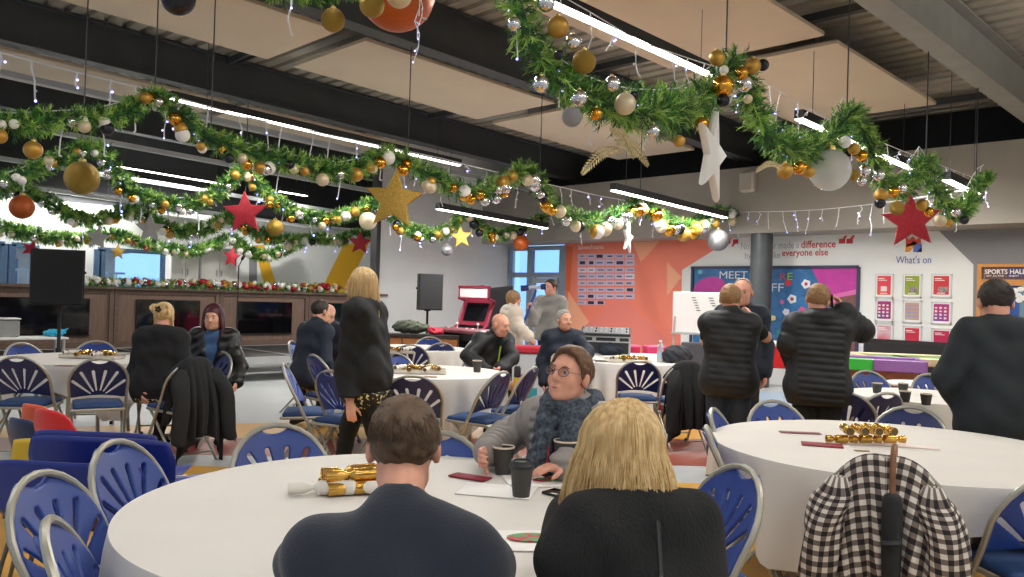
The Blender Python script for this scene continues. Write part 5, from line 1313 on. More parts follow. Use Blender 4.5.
MB().box((0, .12, .012), (.34, .24, .02), bev=.004).build('keyboard_base', malu, t); MB().box((0, .0, .14), (.34, .015, .23), Matrix.Rotation(R(12), 4, 'X'), bev=.004).build('lid', mat('lid_pale', 'b9c9d6', .4), t)
t = thing('draped_table', 'low table under a bright pink cloth in front of the orange wall', 'table', (*atD(648, 352, 11.4)[:2], 0), heading(0) - PI / 2)
MB().box((0, 0, .33), (1.1, .6, .66), bev=.02).build('pink_cover', mat('pink_cloth', 'd3245c', .7, noise=.12, nscale=4), t); MB().box((-.4, .29, .5), (.28, .05, .3), bev=.01).build('red_fold', mat('red_fold', 'b81f3f', .7), t)
for (x, y, nm, col) in ((629, 348, 'left', 'c9204a'), (654, 350, 'right', 'd83a6c')):
    t = thing('gift_box', 'pink box on the pink table, %s of two' % nm, 'box', (*atD(x, y, 11.4)[:2], .662), heading(10) - PI / 2); MB().box((0, 0, .08), (.26, .2, .16), bev=.006).build('box_body', mat('box_' + nm, col, .6), t); MB().box((0, 0, .165), (.27, .21, .03), bev=.006).build('lid', mat('lid_' + nm, 'e0558a', .5), t)
# whiteboard easel
p = atD(702, 330, 12.3); t = thing('flipchart_easel', 'white flipchart easel with pen scribbles beside the man in the gilet', 'flipchart', (p.x, p.y, 0), heading(-8) - PI / 2)
zt, zb2 = atD(702, 292, 12.3).z, atD(702, 334, 12.3).z; hh = zt - zb2
Mt = Matrix.Translation((0, 0, zb2)) @ Matrix.Rotation(R(6), 4, 'X')
MB().box((0, 0, hh / 2), (.86, .025, hh), Mt, bev=.006).build('board', mat('board_white', 'eceeec', .35), t)
b = MB(); rnd = random.Random(4)
for (x0, n, sl) in ((.13, 6, -1), (-.12, 4, -1)):
    for i in range(n): b.box((x0 - .012 * i * 1.2, .016, hh * (.86 - .06 * i)), (.05 + .02 * rnd.random(), .004, .012), Mt @ Matrix.Translation((0, 0, 0)))
b.build('pen_marks', mat('pen_grey', '545960', .6), t, smooth=0)
MB().box((0, .04, .0), (.9, .09, .03), Mt, bev=.006).build('pen_tray', malu, t)
for s in (-1, 1): MB().tube([(s * .44, .12, 0), (s * .40, -.01, zb2 + .25)], .016, 8).build('leg', malu, t)
MB().tube([(0, -.5, 0), (0, -.06, zt - .1)], .014, 8).build('leg', malu, t); MB().box((0, .09, .42), (.86, .02, .03)).build('crossbar', malu, t)
S = SDF(); S.box((0, 0, .75), (.23, .02, .2), rnd=.02); S.box((0, .2, .45), (.22, .2, .02), rnd=.02); t = thing('plastic_chair', 'grey moulded plastic chair standing before the flipchart', 'chair', (*atD(698, 360, 10.5)[:2], 0), heading(190) - PI / 2)
S.build('shell', mat('grey_plastic', '4d4e58', .5), t, .012)
for sx in (-1, 1):
    for sy in (0, 1): MB().tube([(sx * .2, .03 + sy * .34, .44), (sx * .22, sy * .4, 0)], .012, 6).build('leg', malu, t)
# ------------------------------------------------------------------ games tables and seats at the right
p = atD(779, 368, 11.6); t = thing('football_table', 'red-fronted table football game with white top beyond the column', 'games table', (p.x, p.y, 0), heading(-6) - PI / 2)
MB().box((0, 0, .74), (.9, .7, .3), bev=.01).build('box_body', mat('game_red', 'c21626', .45), t); MB().box((0, 0, .91), (.96, .76, .05), bev=.01).build('top_rim', mat('game_white', 'd9d8d2', .4), t)
for sx in (-1, 1):
    for sy in (-1, 1): MB().box((sx * .38, sy * .28, .3), (.12, .12, .6), bev=.01).build('leg', mat('leg_brown', '7a4a2c', .5), t)
for q in range(3): MB().tube([(-.3 + q * .3, .3, .84), (-.3 + q * .3, .46, .84)], .012, 6).build('rod', mspk, t)
p = atD(870, 360, 9.9); t = thing('air_hockey_table', 'air hockey table with green and purple sides on wooden legs', 'games table', (p.x, p.y, 0), heading(-18) - PI / 2)
MB().box((0, 0, .81), (1.1, .7, .03), bev=.008).build('playing_top', mat('hockey_top', 'c9b7c4', .35, noise=.1), t)
for s, m_ in ((1, mat('hockey_green', '36b53c', .45)), (-1, mat('hockey_purple', '8a5a9a', .45))): MB().box((s * .285, .34, .79), (.565, .06, .14), bev=.01).build('side_rail', m_, t); MB().box((s * .55, 0, .79), (.05, .7, .14), bev=.01).build('end_rail', m_, t)
MB().box((0, -.34, .79), (1.1, .05, .14), bev=.01).build('back_rail', mat('hockey_purple', '8a5a9a', .45), t)
MB().box((0, 0, .68), (.98, .56, .12), bev=.01).build('under_box', mat('hockey_wood', 'a0603f', .5, noise=.2), t)
for sx in (-1, 1): MB().box((sx * .36, 0, .31), (.16, .46, .62), bev=.01).build('leg', mat('hockey_wood', 'a0603f', .5, noise=.2), t)
p = atD(925, 364, 10.6); t = thing('pool_table', 'pool table with green cloth and pale wood rim in front of the sofa', 'pool table', (p.x, p.y, 0), heading(-10) - PI / 2)
MB().box((0.1, 0, .80), (1.3, .9, .03)).build('cloth_bed', mat('pool_green', '2f9a4a', .85), t, smooth=0)
mrim = mat('pool_rim', 'cdbb96', .45)
for c, d in (((.1, .47, .80), (1.46, .09, .1)), ((.1, -.47, .80), (1.46, .09, .1)), ((-.6, 0, .80), (.09, .9, .1)), ((.8, 0, .80), (.09, .9, .1))): MB().box(c, d, bev=.012).build('rim', mrim, t)
for sx in (-.5, .7):
    for sy in (-.35, .35): MB().box((sx, sy, .38), (.12, .12, .76), bev=.01).build('leg', mrim, t)
t2 = MB().tube([(0, 0, 0), (.85, .1, 0)], [.012, .006], 8).build('pool_cue', mat('cue_dark', '2b2320', .3)); t2.location = (*atD(918, 357, 10.3)[:2], .83); t2.rotation_euler = (0, 0, heading(-100) - PI / 2); tag(t2, 'dark pool cue lying on the green pool table', 'cue')
p = atX(906, 358, 13.2); t = thing('sofa', 'black leather-look sofa against the wall under the posters', 'sofa', (13.25, p.y, 0), PI / 2)
zsf = atX(906, 341, 13.2).z
MB().box((0, .2, .22), (1.5, .6, .42), bev=.05).build('seat', mleather2 := mat('sofa_black', '1d1d1f', .45), t); MB().box((0, -.2, zsf / 2 + .05), (1.5, .2, zsf - .1), bev=.06).build('backrest', mleather2, t)
for s in (-1, 1): MB().box((s * .72, .15, .3), (.14, .7, .55), bev=.05).build('armrest', mleather2, t)
p = atD(898, 372, 11.2); t = thing('pouffe', 'purple upholstered pouffe beneath the games tables', 'pouffe', (p.x, p.y, 0)); MB().lathe([(0, 0), (.42, 0), (.45, .03), (.45, .40), (.42, .46), (0, .47)], 32).build('cushion_body', mat('purple_cloth', '6d3a66', .8, noise=.1), t); MB().lathe([(.455, .22), (.46, .23), (.455, .24)], 32, cap=False).build('seam', mat('purple_seam', '502a4c', .8), t)
p = atD(922, 374, 8.9); t = thing('pedestal_table', 'small white round pedestal table holding one cup beside the suit man', 'table', (p.x, p.y, 0)); zpt = .66
MB().lathe([(0, zpt - .03), (.36, zpt - .03), (.37, zpt - .02), (.37, zpt - .005), (.36, zpt), (0, zpt)], 40, cap=False).build('tabletop', mwhite, t); MB().tube([(0, 0, .02), (0, 0, zpt - .03)], .035, 12).build('pedestal', mat('pedestal_oak', 'b68a55', .5), t); MB().lathe([(.25, 0), (.25, .015), (.05, .03)], 24).build('base', malu, t)
# ------------------------------------------------------------------ wall graphics
def wall_M(x, y, off=.012):
    p = atX(x, y, WX - off); return frame_from(p, (0, -1, 0), (0, 0, 1))
def wy(x, y): p = atX(x, y, WX); return p
def flat_rect(x0, y0, x1, y1, off, m_, name, parent, dep=.01):
    a, c = atX(x0, y0, WX - off), atX(x1, y1, WX - off)
    return MB().box((WX - off, (a.y + c.y) / 2, (a.z + c.z) / 2), (dep, abs(a.y - c.y), abs(a.z - c.z))).build(name, m_, parent, smooth=0)
mtxt_r = mat('text_red', 'c02a33', .5); mtxt_g = mat('text_grey', 'a4a7ab', .5); mtxt_b = mat('text_blue', '5b62a8', .5); mtxt_w = mat('text_white', 'f2ece8', .5)
tq_ = thing('wall_lettering_sign', 'red and grey quotation lettered along the top of the white wall', 'lettering', atX(700, 250, WX - .012))
def word(txt, x0, y0, x1, size_px, m_, parent, name='lettering', bold=0.):
    a, c = atX(x0, y0, WX - .012), atX(x1, y0, WX - .012); W_ = abs(a.y - c.y)
    mb = text_mb(txt, 1., Matrix.Identity(4), bold=bold); w0 = max(v[0] for v in mb.v) - min(v[0] for v in mb.v); x_ = min(v[0] for v in mb.v)
    hgt = size_px * (a - CAM).dot(FW) / F; sx = W_ / w0; sy = hgt / .72
    M = frame_from(a, (0, -1, 0), (0, 0, 1)); mb.v = [tuple(M @ Vector(((v[0] - x_) * sx, v[1] * sy, v[2]))) for v in mb.v]
    o = mb.build(name, m_, None, smooth=0); 
    if parent: o.parent = parent; o.matrix_parent_inverse = Matrix.Translation(-Vector(parent.location))
    return o
word('No one ever made a', 741, 249.5, 799, 7.0, mtxt_g, tq_); word('difference', 801, 248, 835.5, 7.4, mtxt_r, tq_, 'lettering', .012); word('by being like', 745, 258.5, 780, 6.6, mtxt_g, tq_); word('everyone else', 782, 256, 828, 6.8, mtxt_r, tq_, 'lettering', .012)
def marks(xs, y, flip, parent):
    for x in xs:
        M = wall_M(x, y); b = MB(); s = .07
        b.prism([(-s, -s), (s * .6, -s), (s * .6, s * .1), (s * 1.1, s), (s * .6, s), (-s * .1, s * .2), (-s, s * .2)] if not flip else [(-s * .6, s), (s, s), (s, -s * .2), (s * .1, -s * .2), (-s * .6, -s), (-s * 1.1, -s), (-s * .6, -s * .1)], 0, .004, M)
        o = b.build('quote_mark', mtxt_r, None, smooth=0); o.parent = parent; o.matrix_parent_inverse = Matrix.Translation(-Vector(parent.location))
marks((727, 735), 243, True, tq_); marks((843, 850.5), 239.5, False, tq_)
tw_ = thing('notice_heading_sign', "colourful emblem over the blue words What's on above the posters", 'lettering', atX(910, 255, WX - .012))
word("What's on", 896, 263.5, 931, 7.5, mtxt_b, tw_)
for pts, col in (([(905.5, 236), (909, 240), (913, 236), (916, 240), (921, 236), (921, 243), (906, 247)], 'd9482b'), ([(906, 245), (914, 242), (913, 248), (909, 252), (905, 252)], 'f0962e'), ([(914, 245), (921.5, 243), (921, 248), (915, 252), (922, 252), (913, 252)], '5a73c4'), ([(912, 240), (917, 243), (913, 247)], 'e8b33a')):
    n = len(pts); A_ = [atX(x, y, WX - .010) for x, y in pts]; B_ = [atX(x, y, WX - .016) for x, y in pts]
    b = MB(); b.add(A_ + B_, [tuple(range(n)), tuple(range(2 * n - 1, n - 1, -1))] + [(i, (i + 1) % n, n + (i + 1) % n, n + i) for i in range(n)])
    o = b.build('emblem_shape', mat('emblem_' + col, col, .5), None, smooth=0); o.parent = tw_; o.matrix_parent_inverse = Matrix.Translation(-Vector(tw_.location))
# sponsor board
pc_ = atX(604, 280, WX - .02); sp = thing('sponsor_sign_panel', 'grid of small pale logo plaques with white heading on the orange wall', 'sponsor board', (WX - .012, pc_.y, pc_.z))
def par(o, p_): o.parent = p_; o.matrix_parent_inverse = Matrix.Translation(-Vector(p_.location)); return o
par(word('StevensFutures', 578, 249.6, 603.5, 4.6, mtxt_w, None, 'heading'), sp)
mplq = mat('plaque_pale', 'c9b8cc', .5); mplq2 = mat('plaque_white', 'dcd3de', .5)
xs = [577.5, 586.8, 595.8, 605.3, 614.8, 624.8, 635]; rowy = [(254, 258.5), (259.5, 266), (267.5, 272.5), (273.8, 279), (280.5, 285.8), (287.3, 292.3), (293.5, 299), (300.5, 304.8)]
rnd = random.Random(3)
for r_, (ya, yb) in enumerate(rowy):
    for c_ in range(6 if r_ < 7 else 3):
        par(flat_rect(xs[c_] + .4, ya, xs[c_ + 1] - .5, yb, .012, mplq2 if (r_, c_) in ((3, 5), (2, 1), (2, 0)) else mplq, 'plaque', None), sp)
        col = rnd.choice(('6c6a88', '8a86a2', '3f4660', '7d7a94', '5872a6')); dk_ = (r_, c_) in ((0, 2), (1, 0), (1, 1), (1, 4), (5, 5), (6, 1), (7, 1), (7, 2))
        if dk_: col = '2a2c44'
        w_ = (xs[c_ + 1] - xs[c_]); cx_ = xs[c_] + w_ * rnd.uniform(.4, .55); cy_ = (ya + yb) / 2; hw = w_ * rnd.uniform(.22, .34); hv = .7 if not dk_ else 1.6
        par(flat_rect(cx_ - hw, cy_ - hv, cx_ + hw, cy_ + hv, .019, mat('logo_' + col, col, .5), 'logo', None, .006), sp)
# mural window
mu = thing('painted_window_mural', 'painted window mural in blue and pink with white letters behind the standing men', 'mural', (WX - .01, atX(775, 300, WX).y, 1.2))
def mpoly(pts, off, m_, name='painted_shape'):
    n = len(pts); A_ = [atX(x, y, WX - off) for x, y in pts]; B_ = [p + Vector((.006, 0, 0)) for p in A_]
    b = MB(); b.add(A_ + B_, [tuple(range(n)), tuple(range(2 * n - 1, n - 1, -1))] + [(i, (i + 1) % n, n + (i + 1) % n, n + i) for i in range(n)])
    return par(b.build(name, m_, None, smooth=0), mu)
mblu = mat('mural_blue', '2f6ea6', .5, noise=.35, nscale=9); mpk = mat('mural_magenta', 'bf2f9a', .5, noise=.15, nscale=6); mbrn = mat('mural_brown', '7a4a45', .5, noise=.2)
mpoly([(693, 268), (858, 266.5), (857, 352), (693, 352)], .012, mblu, 'painted_ground')
mpoly([(811, 267), (858, 266.5), (857.3, 300), (828, 302), (820, 285)], .018, mpk); mpoly([(835, 298), (857.4, 294), (857, 352), (842, 352)], .022, mbrn); mpoly([(826, 296), (857.3, 289), (857.2, 303), (833, 305)], .020, mat('mural_pink', 'd667a8', .5))
mpoly([(694, 292.5), (694, 287), (699, 281), (704, 278.5), (711, 276.5), (718, 277), (723, 280), (727, 286), (728, 292.5)], .018, mpk)
mpoly([(776, 330), (800, 322), (824, 330), (824, 350), (780, 350)], .016, mat('mural_teal', '2a8d8f', .5, noise=.3, nscale=8))
rnd = random.Random(9)
for (cx_, cy_, r_, col) in ((788, 283, 3, 'd43b4b'), (806, 284, 4, 'e6e6ee'), (806, 284, 1.5, 'c0303c'), (792, 299, 4, 'dfe6f0'), (792, 299, 1.6, 'b23a3a'), (782, 302, 2, 'd7659c'), (815, 296, 3, 'b9d2e6'), (786, 312, 3, 'e7dfe9'), (802, 310, 3, 'cf5a8a'), (773, 318, 2.4, 'e8d9a0'), (700, 272, 2, '63b5c8')):
    mpoly([(cx_ + r_ * (1 + .25 * (k % 2)) * math.cos(k * PI / 5), cy_ + r_ * (1 + .25 * (k % 2)) * math.sin(k * PI / 5)) for k in range(10)], .026 if r_ > 1.7 else .030, mat('mural_' + col, col, .5), 'painted_flower')
mlet = mat('mural_letter', 'd7dfe8', .5)
def mword(txt, x0, y0, x1, h, m_):
    o = word(txt, x0, y0, x1, h, m_, None, 'painted_letters'); o.location.x -= .018; par(o, mu)
mword('MEET', 720, 278.5, 748, 7.5, mlet); mword('R', 781, 280, 786.5, 7.5, mat('letter_red', 'd04a52', .5)); mword('E', 788, 280, 793, 7.5, mat('letter_green', '9ac24c', .5)); mword('FF', 772, 291.5, 784, 8.5, mlet)
b_ = []
def bar(p0, p1, p2, p3): return MB().box(((p0.x) - .02, (p0.y + p1.y) / 2, (p0.z + p1.z) / 2), (.05, max(abs(p0.y - p1.y), .05), max(abs(p0.z - p1.z), .05)))
for (x0, y0, x1, y1) in ((692, 268, 859, 266.5), (692.5, 268, 692, 352), (858.6, 267, 858, 352)): par(bar(atX(x0, y0, WX), atX(x1, y1, WX), 0, 0).build('frame_bar', mat('mural_frame', '2b3350', .5), None, smooth=0), mu)
# posters
mfrm = mat('poster_frame', 'd4d5d3', .35, .3); mpap = mat('poster_white', 'efefec', .5)
cols = [('orange left of the top row', 'e0562f', 'd8245e'), ('green middle of the top row', '9aa62c', '7d9a2a'), ('red right of the top row', 'd23b3b', 'c0302f'), ('purple left of the second row', '5a2f8c', 'c7254a'), ('pale timetable in the middle of the second row', 'b9a79a', 'c98a50'), ('purple and red right of the second row', '5d3aa0', 'd0233f'), ('red left of the bottom row', 'd8354a', 'c9d0d6'), ('red middle of the bottom row', 'd52f4a', 'b8203a'), ('magenta right of the bottom row', 'cf1f55', 'a81848')]
px_ = [(875.5, 893), (903, 921.5), (931.5, 951.5)]; py_ = [(273.8, 298), (300.3, 323.5), (325.5, 349)]
for i, (nm, c1, c2) in enumerate(cols):
    r_, c_ = divmod(i, 3); (xa, xb), (ya, yb) = px_[c_], py_[r_]; dy_ = (c_ - 1) * r_ * 1.3
    a, c = atX(xa, ya + dy_, WX - .02), atX(xb, yb + dy_, WX - .02); w_, h_ = abs(a.y - c.y), abs(a.z - c.z); o3 = Vector((WX - .02, (a.y + c.y) / 2, (a.z + c.z) / 2))
    t = thing('framed_poster', 'framed %s of the noticeboard posters' % (nm if 'timetable' in nm else nm.replace(' ', ' poster, ', 1)), 'poster', o3, -PI / 2, 'framed wall posters')
    b = MB(); fw_ = .022
    for s in (-1, 1): b.box((s * (w_ / 2 - fw_ / 2), 0, 0), (fw_, .022, h_)); b.box((0, 0, s * (h_ / 2 - fw_ / 2)), (w_, .022, fw_))
    b.build('frame', mfrm, t, smooth=0); MB().box((0, -.0, 0), (w_ - .03, .012, h_ - .03)).build('paper', mpap, t, smooth=0)
    W2, H2 = w_ - .075, h_ - .085
    MB().box((0, -.008, .008), (W2, .004, H2)).build('print', mat('print_' + c1 + c2, c1, .5, noise=1, nscale=3, col2=c2), t, smooth=0)
    b = MB()
    if i in (3, 5):
        for q in range(12): b.box((W2 * (-.34 + .3 * (q % 3)), -.011, H2 * (.3 - .2 * (q // 3))), (W2 * .16, .003, H2 * (.08 + .04 * (q % 2))))
    elif i == 4:
        for q in range(8): b.box((W2 * (-.22 + .45 * (q % 2)), -.011, H2 * (.34 - .2 * (q // 2))), (W2 * .38, .003, H2 * .1))
    else:
        b.box((-W2 * .2, -.011, H2 * .38), (W2 * .45, .003, H2 * .05)); b.box((-W2 * .1, -.011, H2 * .29), (W2 * .62, .003, H2 * .04)); b.box((0, -.011, -H2 * .40), (W2 * .5, .003, H2 * .05))
        if i == 0: b.box((0, -.011, -H2 * .16), (W2 * .45, .003, H2 * .26))
    b.build('printed_lettering', mat('print_lilac', '8f93b8', .5) if i == 4 else mat('print_pale', 'e9d9d6', .5), t, smooth=0)
    if i in (1, 2): MB().box((W2 * .12, -.0125, -H2 * .2), (W2 * .6, .003, H2 * .3)).build('picture', mat('print_pic%d' % i, '4c4256', .5, noise=.7, nscale=30, col2='b7a59a'), t, smooth=0)
# sports hall doorway
mpine_ = mat('door_wood', 'c98a45', .5, noise=.15, nscale=6); msign = mat('sign_purple', '4a3a66', .45); msigb = mat('sign_brown', '6a463c', .5)
dr = atX(979, 268, WX); de = atX(1090, 268, WX); zt_d, zm0, zm1 = atX(982, 267, WX).z, atX(982, 279.5, WX).z, atX(982, 285.5, WX).z
b = MB(); ya, yb = dr.y, de.y - 1.2
b.box((WX - .03, ya - .03, zt_d / 2), (.1, .06, zt_d)); b.box((WX - .03, (ya + yb) / 2, (zm0 + zm1) / 2), (.088, ya - yb, zm0 - zm1)); b.box((WX - .03, (ya + yb) / 2, zt_d + .02), (.092, ya - yb, .05))
d2 = struct(b.build('door_2', mpine_, smooth=0), 'wooden framed doorway to the sports hall')
b = MB(); b.box((WX - .015, (ya + yb) / 2, zm1 / 2), (.03, ya - yb - .2, zm1)); b.build('door_leaf', mat('door_blue', '2450a0', .45, noise=.2, nscale=4), d2, smooth=0)
b = MB(); b.box((WX - .034, ya - .45, zm1 - .1), (.012, .7, .16)); b.box((WX - .034, ya - .72, 1.2), (.012, .3, 1.0)); b.build('door_glass', mat('door_glass', '6d8793', .1), d2, smooth=0)
b = MB()
for k in range(9): b.sphere((WX - .04, ya - .62 - .05 * math.cos(k * 1.4) * (1 + k * .2), zm1 - .12 - .05 * math.sin(k * 1.4) * (1 + k * .2)), (.01, .05, .04), 10, 6)
b.build('white_emblem', mat('emblem_white', 'e8e6e0', .5), d2)
sg = thing('door_sign', 'purple sign reading SPORTS HALL over the wooden doorway', 'sign', (WX - .03, (ya + yb) / 2, (zt_d + zm0) / 2))
par(MB().box((WX - .03, (ya + yb) / 2 - .05, (zt_d + zm0) / 2), (.03, ya - yb - .1, zt_d - zm0)).build('backboard', msigb, None, smooth=0), sg)
par(MB().box((WX - .05, (ya + yb) / 2 - .2, (zt_d + zm0) / 2), (.02, ya - yb - .4, (zt_d - zm0) * .8)).build('panel', msign, None, smooth=0), sg)
o = word('SPORTS HALL', 986, 274, 1027, 4.6, mtxt_w, None, 'lettering', .02); o.location.x -= .055; par(o, sg)
o = word('GET ACTIVE  -  ENJOY  -', 987, 276.8, 1023, 1.7, mtxt_w, None, 'small_lettering'); o.location.x -= .055; par(o, sg)
# white speaker box on the bulkhead
p = atX(748, 182, BX - .08); t = thing('wall_mounted_box', 'small white loudspeaker box fixed to the grey bulkhead', 'wall speaker', p, 0); MB().box((0, 0, 0), (.16, .28, .36), bev=.03).build('casing', mat('box_cream', 'cfc9bf', .5), t); MB().box((-.083, 0, 0), (.006, .22, .3)).build('grille', mat('box_grille', 'b9b3a9', .6), t, smooth=0)
# cupboards in the room behind
for i, (xa, xb) in enumerate(((170, 198), (200, 236))):
    a, c = atY(xa, 254, 19.2), atY(xb, 254, 19.2); t = thing('wall_mounted_cupboard', 'white cupboard on the back wall over the panels, %s of two' % ('left', 'right')[i], 'cupboard', ((a.x + c.x) / 2, 19.3, 1.2)); w_ = c.x - a.x
    MB().box((0, 0, .6), (w_, .34, 1.2), bev=.01).build('carcass', mwhite, t)
    for s in (-1, 1):
        d_ = MB().box((s * w_ / 4, -.18, .6), (w_ / 2 - .02, .02, 1.16), bev=.004).build('door', mat('cupboard_door', 'dcd9d2', .5), t); MB().box((s * .06, -.2, .6), (.015, .02, .14)).build('handle', malu, d_)
# ================================================================== THINGS ON THE TABLES
mcup = mat('paper_cup_dark', '3a3836', .6); mrimc = mat('cup_rim', 'd9c9b4', .5); mcupw = mat('paper_cup_white', 'e4e2dc', .5); mlid = mat('cup_lid', '151517', .4); mcof = mat('coffee', '4b2e1c', .3)
def cup(p, label, kind='dark', h=.105, r=.042, group=None, tilt=0.):
    t = thing('paper_cup', label, 'cup', p, 0, group)
    M = Matrix.Rotation(R(tilt), 4, 'Y')
    MB().lathe([(r * .72, 0), (r, h), (r * .93, h), (r * .68, .006), (0, .006)], 24, M).build('cup_body', mcupw if kind == 'white' else mcup, t)
    if kind == 'lid': MB().lathe([(r * 1.06, h - .006), (r * 1.08, h + .004), (r * .98, h + .008), (r * .92, h + .020), (r * .8, h + .020), (r * .76, h + .014), (0, h + .014)], 24, M).build('lid', mlid, t)
    else:
        MB().lathe([(r * 1.03, h - .003), (r * 1.04, h + .002), (r, h + .004), (r * .95, h)], 24, M, cap=False).build('rim', mrimc, t); MB().lathe([(0, h * .78), (r * .9, h * .78)], 20, M, cap=False).build('drink', mcof, t)
    return t
ZT = .7425
def tz(x, y): p = atz(x, y, ZT); return (p.x, p.y, ZT)
cup(tz(503, 474), 'dark paper cup held by the woman with glasses', 'dark', .108, .043)
cup(tz(521, 497), 'dark paper cup with black lid standing alone on the nearest table', 'lid', .11, .041)
c_ = cup(tz(566, 479), 'large dark paper cup with white script beside the blonde woman\'s hair', 'dark', .15, .052)
o = text_mb('Coffee', .035, Matrix.Identity(4)); 
for q in range(len(o.v)):
    v = o.v[q]; a = heading(0) - .9 + (v[1] - .0) * 20 * .05; r_ = .0385 + (.052 - .0385) * ((v[0] + .02) / .15); o.v[q] = ((r_ + .0012) * math.cos(a + v[1] / .045), (r_ + .0012) * math.sin(a + v[1] / .045), .02 + v[0])
o.build('script', mcupw, c_, smooth=0)
T7z = .7425
for (x, y, nm, kd) in ((877, 393, 'leftmost of four on the small table', 'white'), (903, 393, 'farthest of four on the small table', 'white'), (905, 402, 'nearest the middle of four on the small table', 'white'), (926, 405, 'rightmost and darkest of four on the small table', 'dark')): cup(tz(x, y), 'paper cup, %s' % nm, 'dark', .082, .042)
p = atz(904, 371, .663); cup((p.x, p.y, .663), 'paper cup on the little white pedestal table', 'white', .09, .042)
cup(tz(477, 372), 'paper cup with dark sleeve in front of the bald man', 'dark', .105, .043)
mgoldf = mat('cracker_gold', 'd2a652', .2, .9, noise=.15, nscale=30); mcrk_w = mat('cracker_white', 'ded9cf', .45); mcard_end = mat('cracker_end', '5a4526', .5)
def cracker(p, rz, label, group, m_=None, sc=1., tilt=0., Lf=1.):
    t = thing('christmas_cracker', label, 'cracker', p, rz, group); t.rotation_euler = (0, R(tilt), rz)
    r, L = .021 * sc, .09 * sc * Lf; X = Matrix.Rotation(PI / 2, 4, 'Y')
    MB().lathe([(r, -L * .55), (r, L * .55), (r * .32, L * .72), (r * .85, L * 1.0), (r * .95, L * 1.5), (r * .8, L * 1.5), (r * .2, L * .72), (0, L * .5)], 18, X @ Matrix.Translation((0, 0, 0))).build('wrapper', m_ or mgoldf, t)
    MB().lathe([(r * 1.0, -L * .54), (r * .32, -L * .72), (r * .85, -L * 1.0), (r * .95, -L * 1.5), (r * .8, -L * 1.5), (r * .2, -L * .72)], 18, X, cap=False).build('twisted_end', m_ or mgoldf, t)
    for s in (-1, 1): MB().lathe([(0, 0), (r * .8, 0)], 14, Matrix.Translation((s * L * 1.42, 0, 0)) @ X, cap=False).build('dark_end', mcard_end, t)
    return t
def cracker_pile(x, y, n, rz, label, group, m_=None, sc=1., up=3, spread=.055):
    p = Vector(tz(x, y)); ax = Vector((math.cos(rz), math.sin(rz), 0)); pr = Vector((-ax.y, ax.x, 0))
    for i in range(n):
        row = i // up; q = p + pr * (i % up - (up - 1) / 2 + .4 * row) * spread * sc + Vector((0, 0, .021 * sc + .036 * sc * row)); cracker(q, rz + (i % 3 - 1) * .06, label, group, m_ if (m_ and i % 5 == 1) else None, sc)
RZ0 = heading(90)
# crackers on the right table: two lying across, four on top with ends to the viewer
p = Vector(tz(868, 444))
for i, dx in enumerate((-.21, -.02, .17)): cracker(p + RT * dx * .66 + Vector((0, 0, .026)) , RZ0 + .06, 'gold cracker at the bottom of the right table\'s pile, %s' % ('left', 'middle', 'right')[i], 'gold crackers on the right table', sc=1.05, Lf=.56)
for i, dx in enumerate((-.155, -.06, .025, .12)): cracker(p + RT * (dx * .72 + .0) + Vector((0, 0, .076)), heading(0) + (i - 1.5) * .12, 'gold cracker with dark end showing, %s on top of the right table\'s pile' % ('first from left', 'second from left', 'third from left', 'last at right')[i], 'gold crackers on the right table', sc=1.15, Lf=.5)
cracker_pile(366, 490, 5, RZ0 + .5, 'gold or white cracker in the small pile left of the navy-jumper man', 'crackers on the nearest table', mcrk_w, 1.15, 3, .05)
cracker(Vector(tz(336, 495)) + Vector((0, 0, .026)), RZ0 + .15, 'white cracker lying at the left of the nearest table\'s pile', None, mcrk_w, 1.2)
mtray = mat('tray_clear', 'cfc8bb', .3)
def tray(x, y, rz, label, n=8, w=.34, d=.2, grp=None, cake=False, kindlabel='crackers'):
    p = Vector(tz(x, y)); t = thing('serving_tray', label, 'tray', p, rz); MB().box((0, 0, .008), (w, d, .016), bev=.004).build('tray_base', mtray, t); MB().box((0, d / 2, .022), (w, .006, .03)).build('rim', mtray, t, smooth=0); MB().box((0, -d / 2, .022), (w, .006, .03)).build('rim', mtray, t, smooth=0)
    ax = Vector((math.cos(rz), math.sin(rz), 0)); pr = Vector((-ax.y, ax.x, 0))
    for i in range(n):
        q = p + ax * ((i % (n // 2)) - (n // 2 - 1) / 2) * (w * .8 / (n // 2)) + pr * (d * .2 * (1 if i < n // 2 else -1)) + Vector((0, 0, .04)); cracker(q + Vector((0, 0, .014 * (i % 2))), rz + PI / 2 + .25 * ((i * 7) % 5 - 2), 'gold cracker heaped in the tray %s' % kindlabel, 'crackers in the tray ' + kindlabel, mcrk_w if i % 3 == 2 else None, sc=1.05, Lf=.62)
tray(418, 373, RZ0 + .1, 'tray of gold crackers on the middle table', 10, .5, .22, kindlabel='on the middle table')
tray(92, 358, RZ0 - .05, 'tray of gold crackers on the left table', 10, .55, .2, kindlabel='on the left table')
tray(398, 353, RZ0, 'tray of small gold crackers on the table behind the walking woman', 6, .4, .2, kindlabel='behind the walking woman')
tray(628, 362, RZ0 + .1, 'tray of gold crackers on the table before the orange wall', 10, .5, .22, kindlabel='before the orange wall')
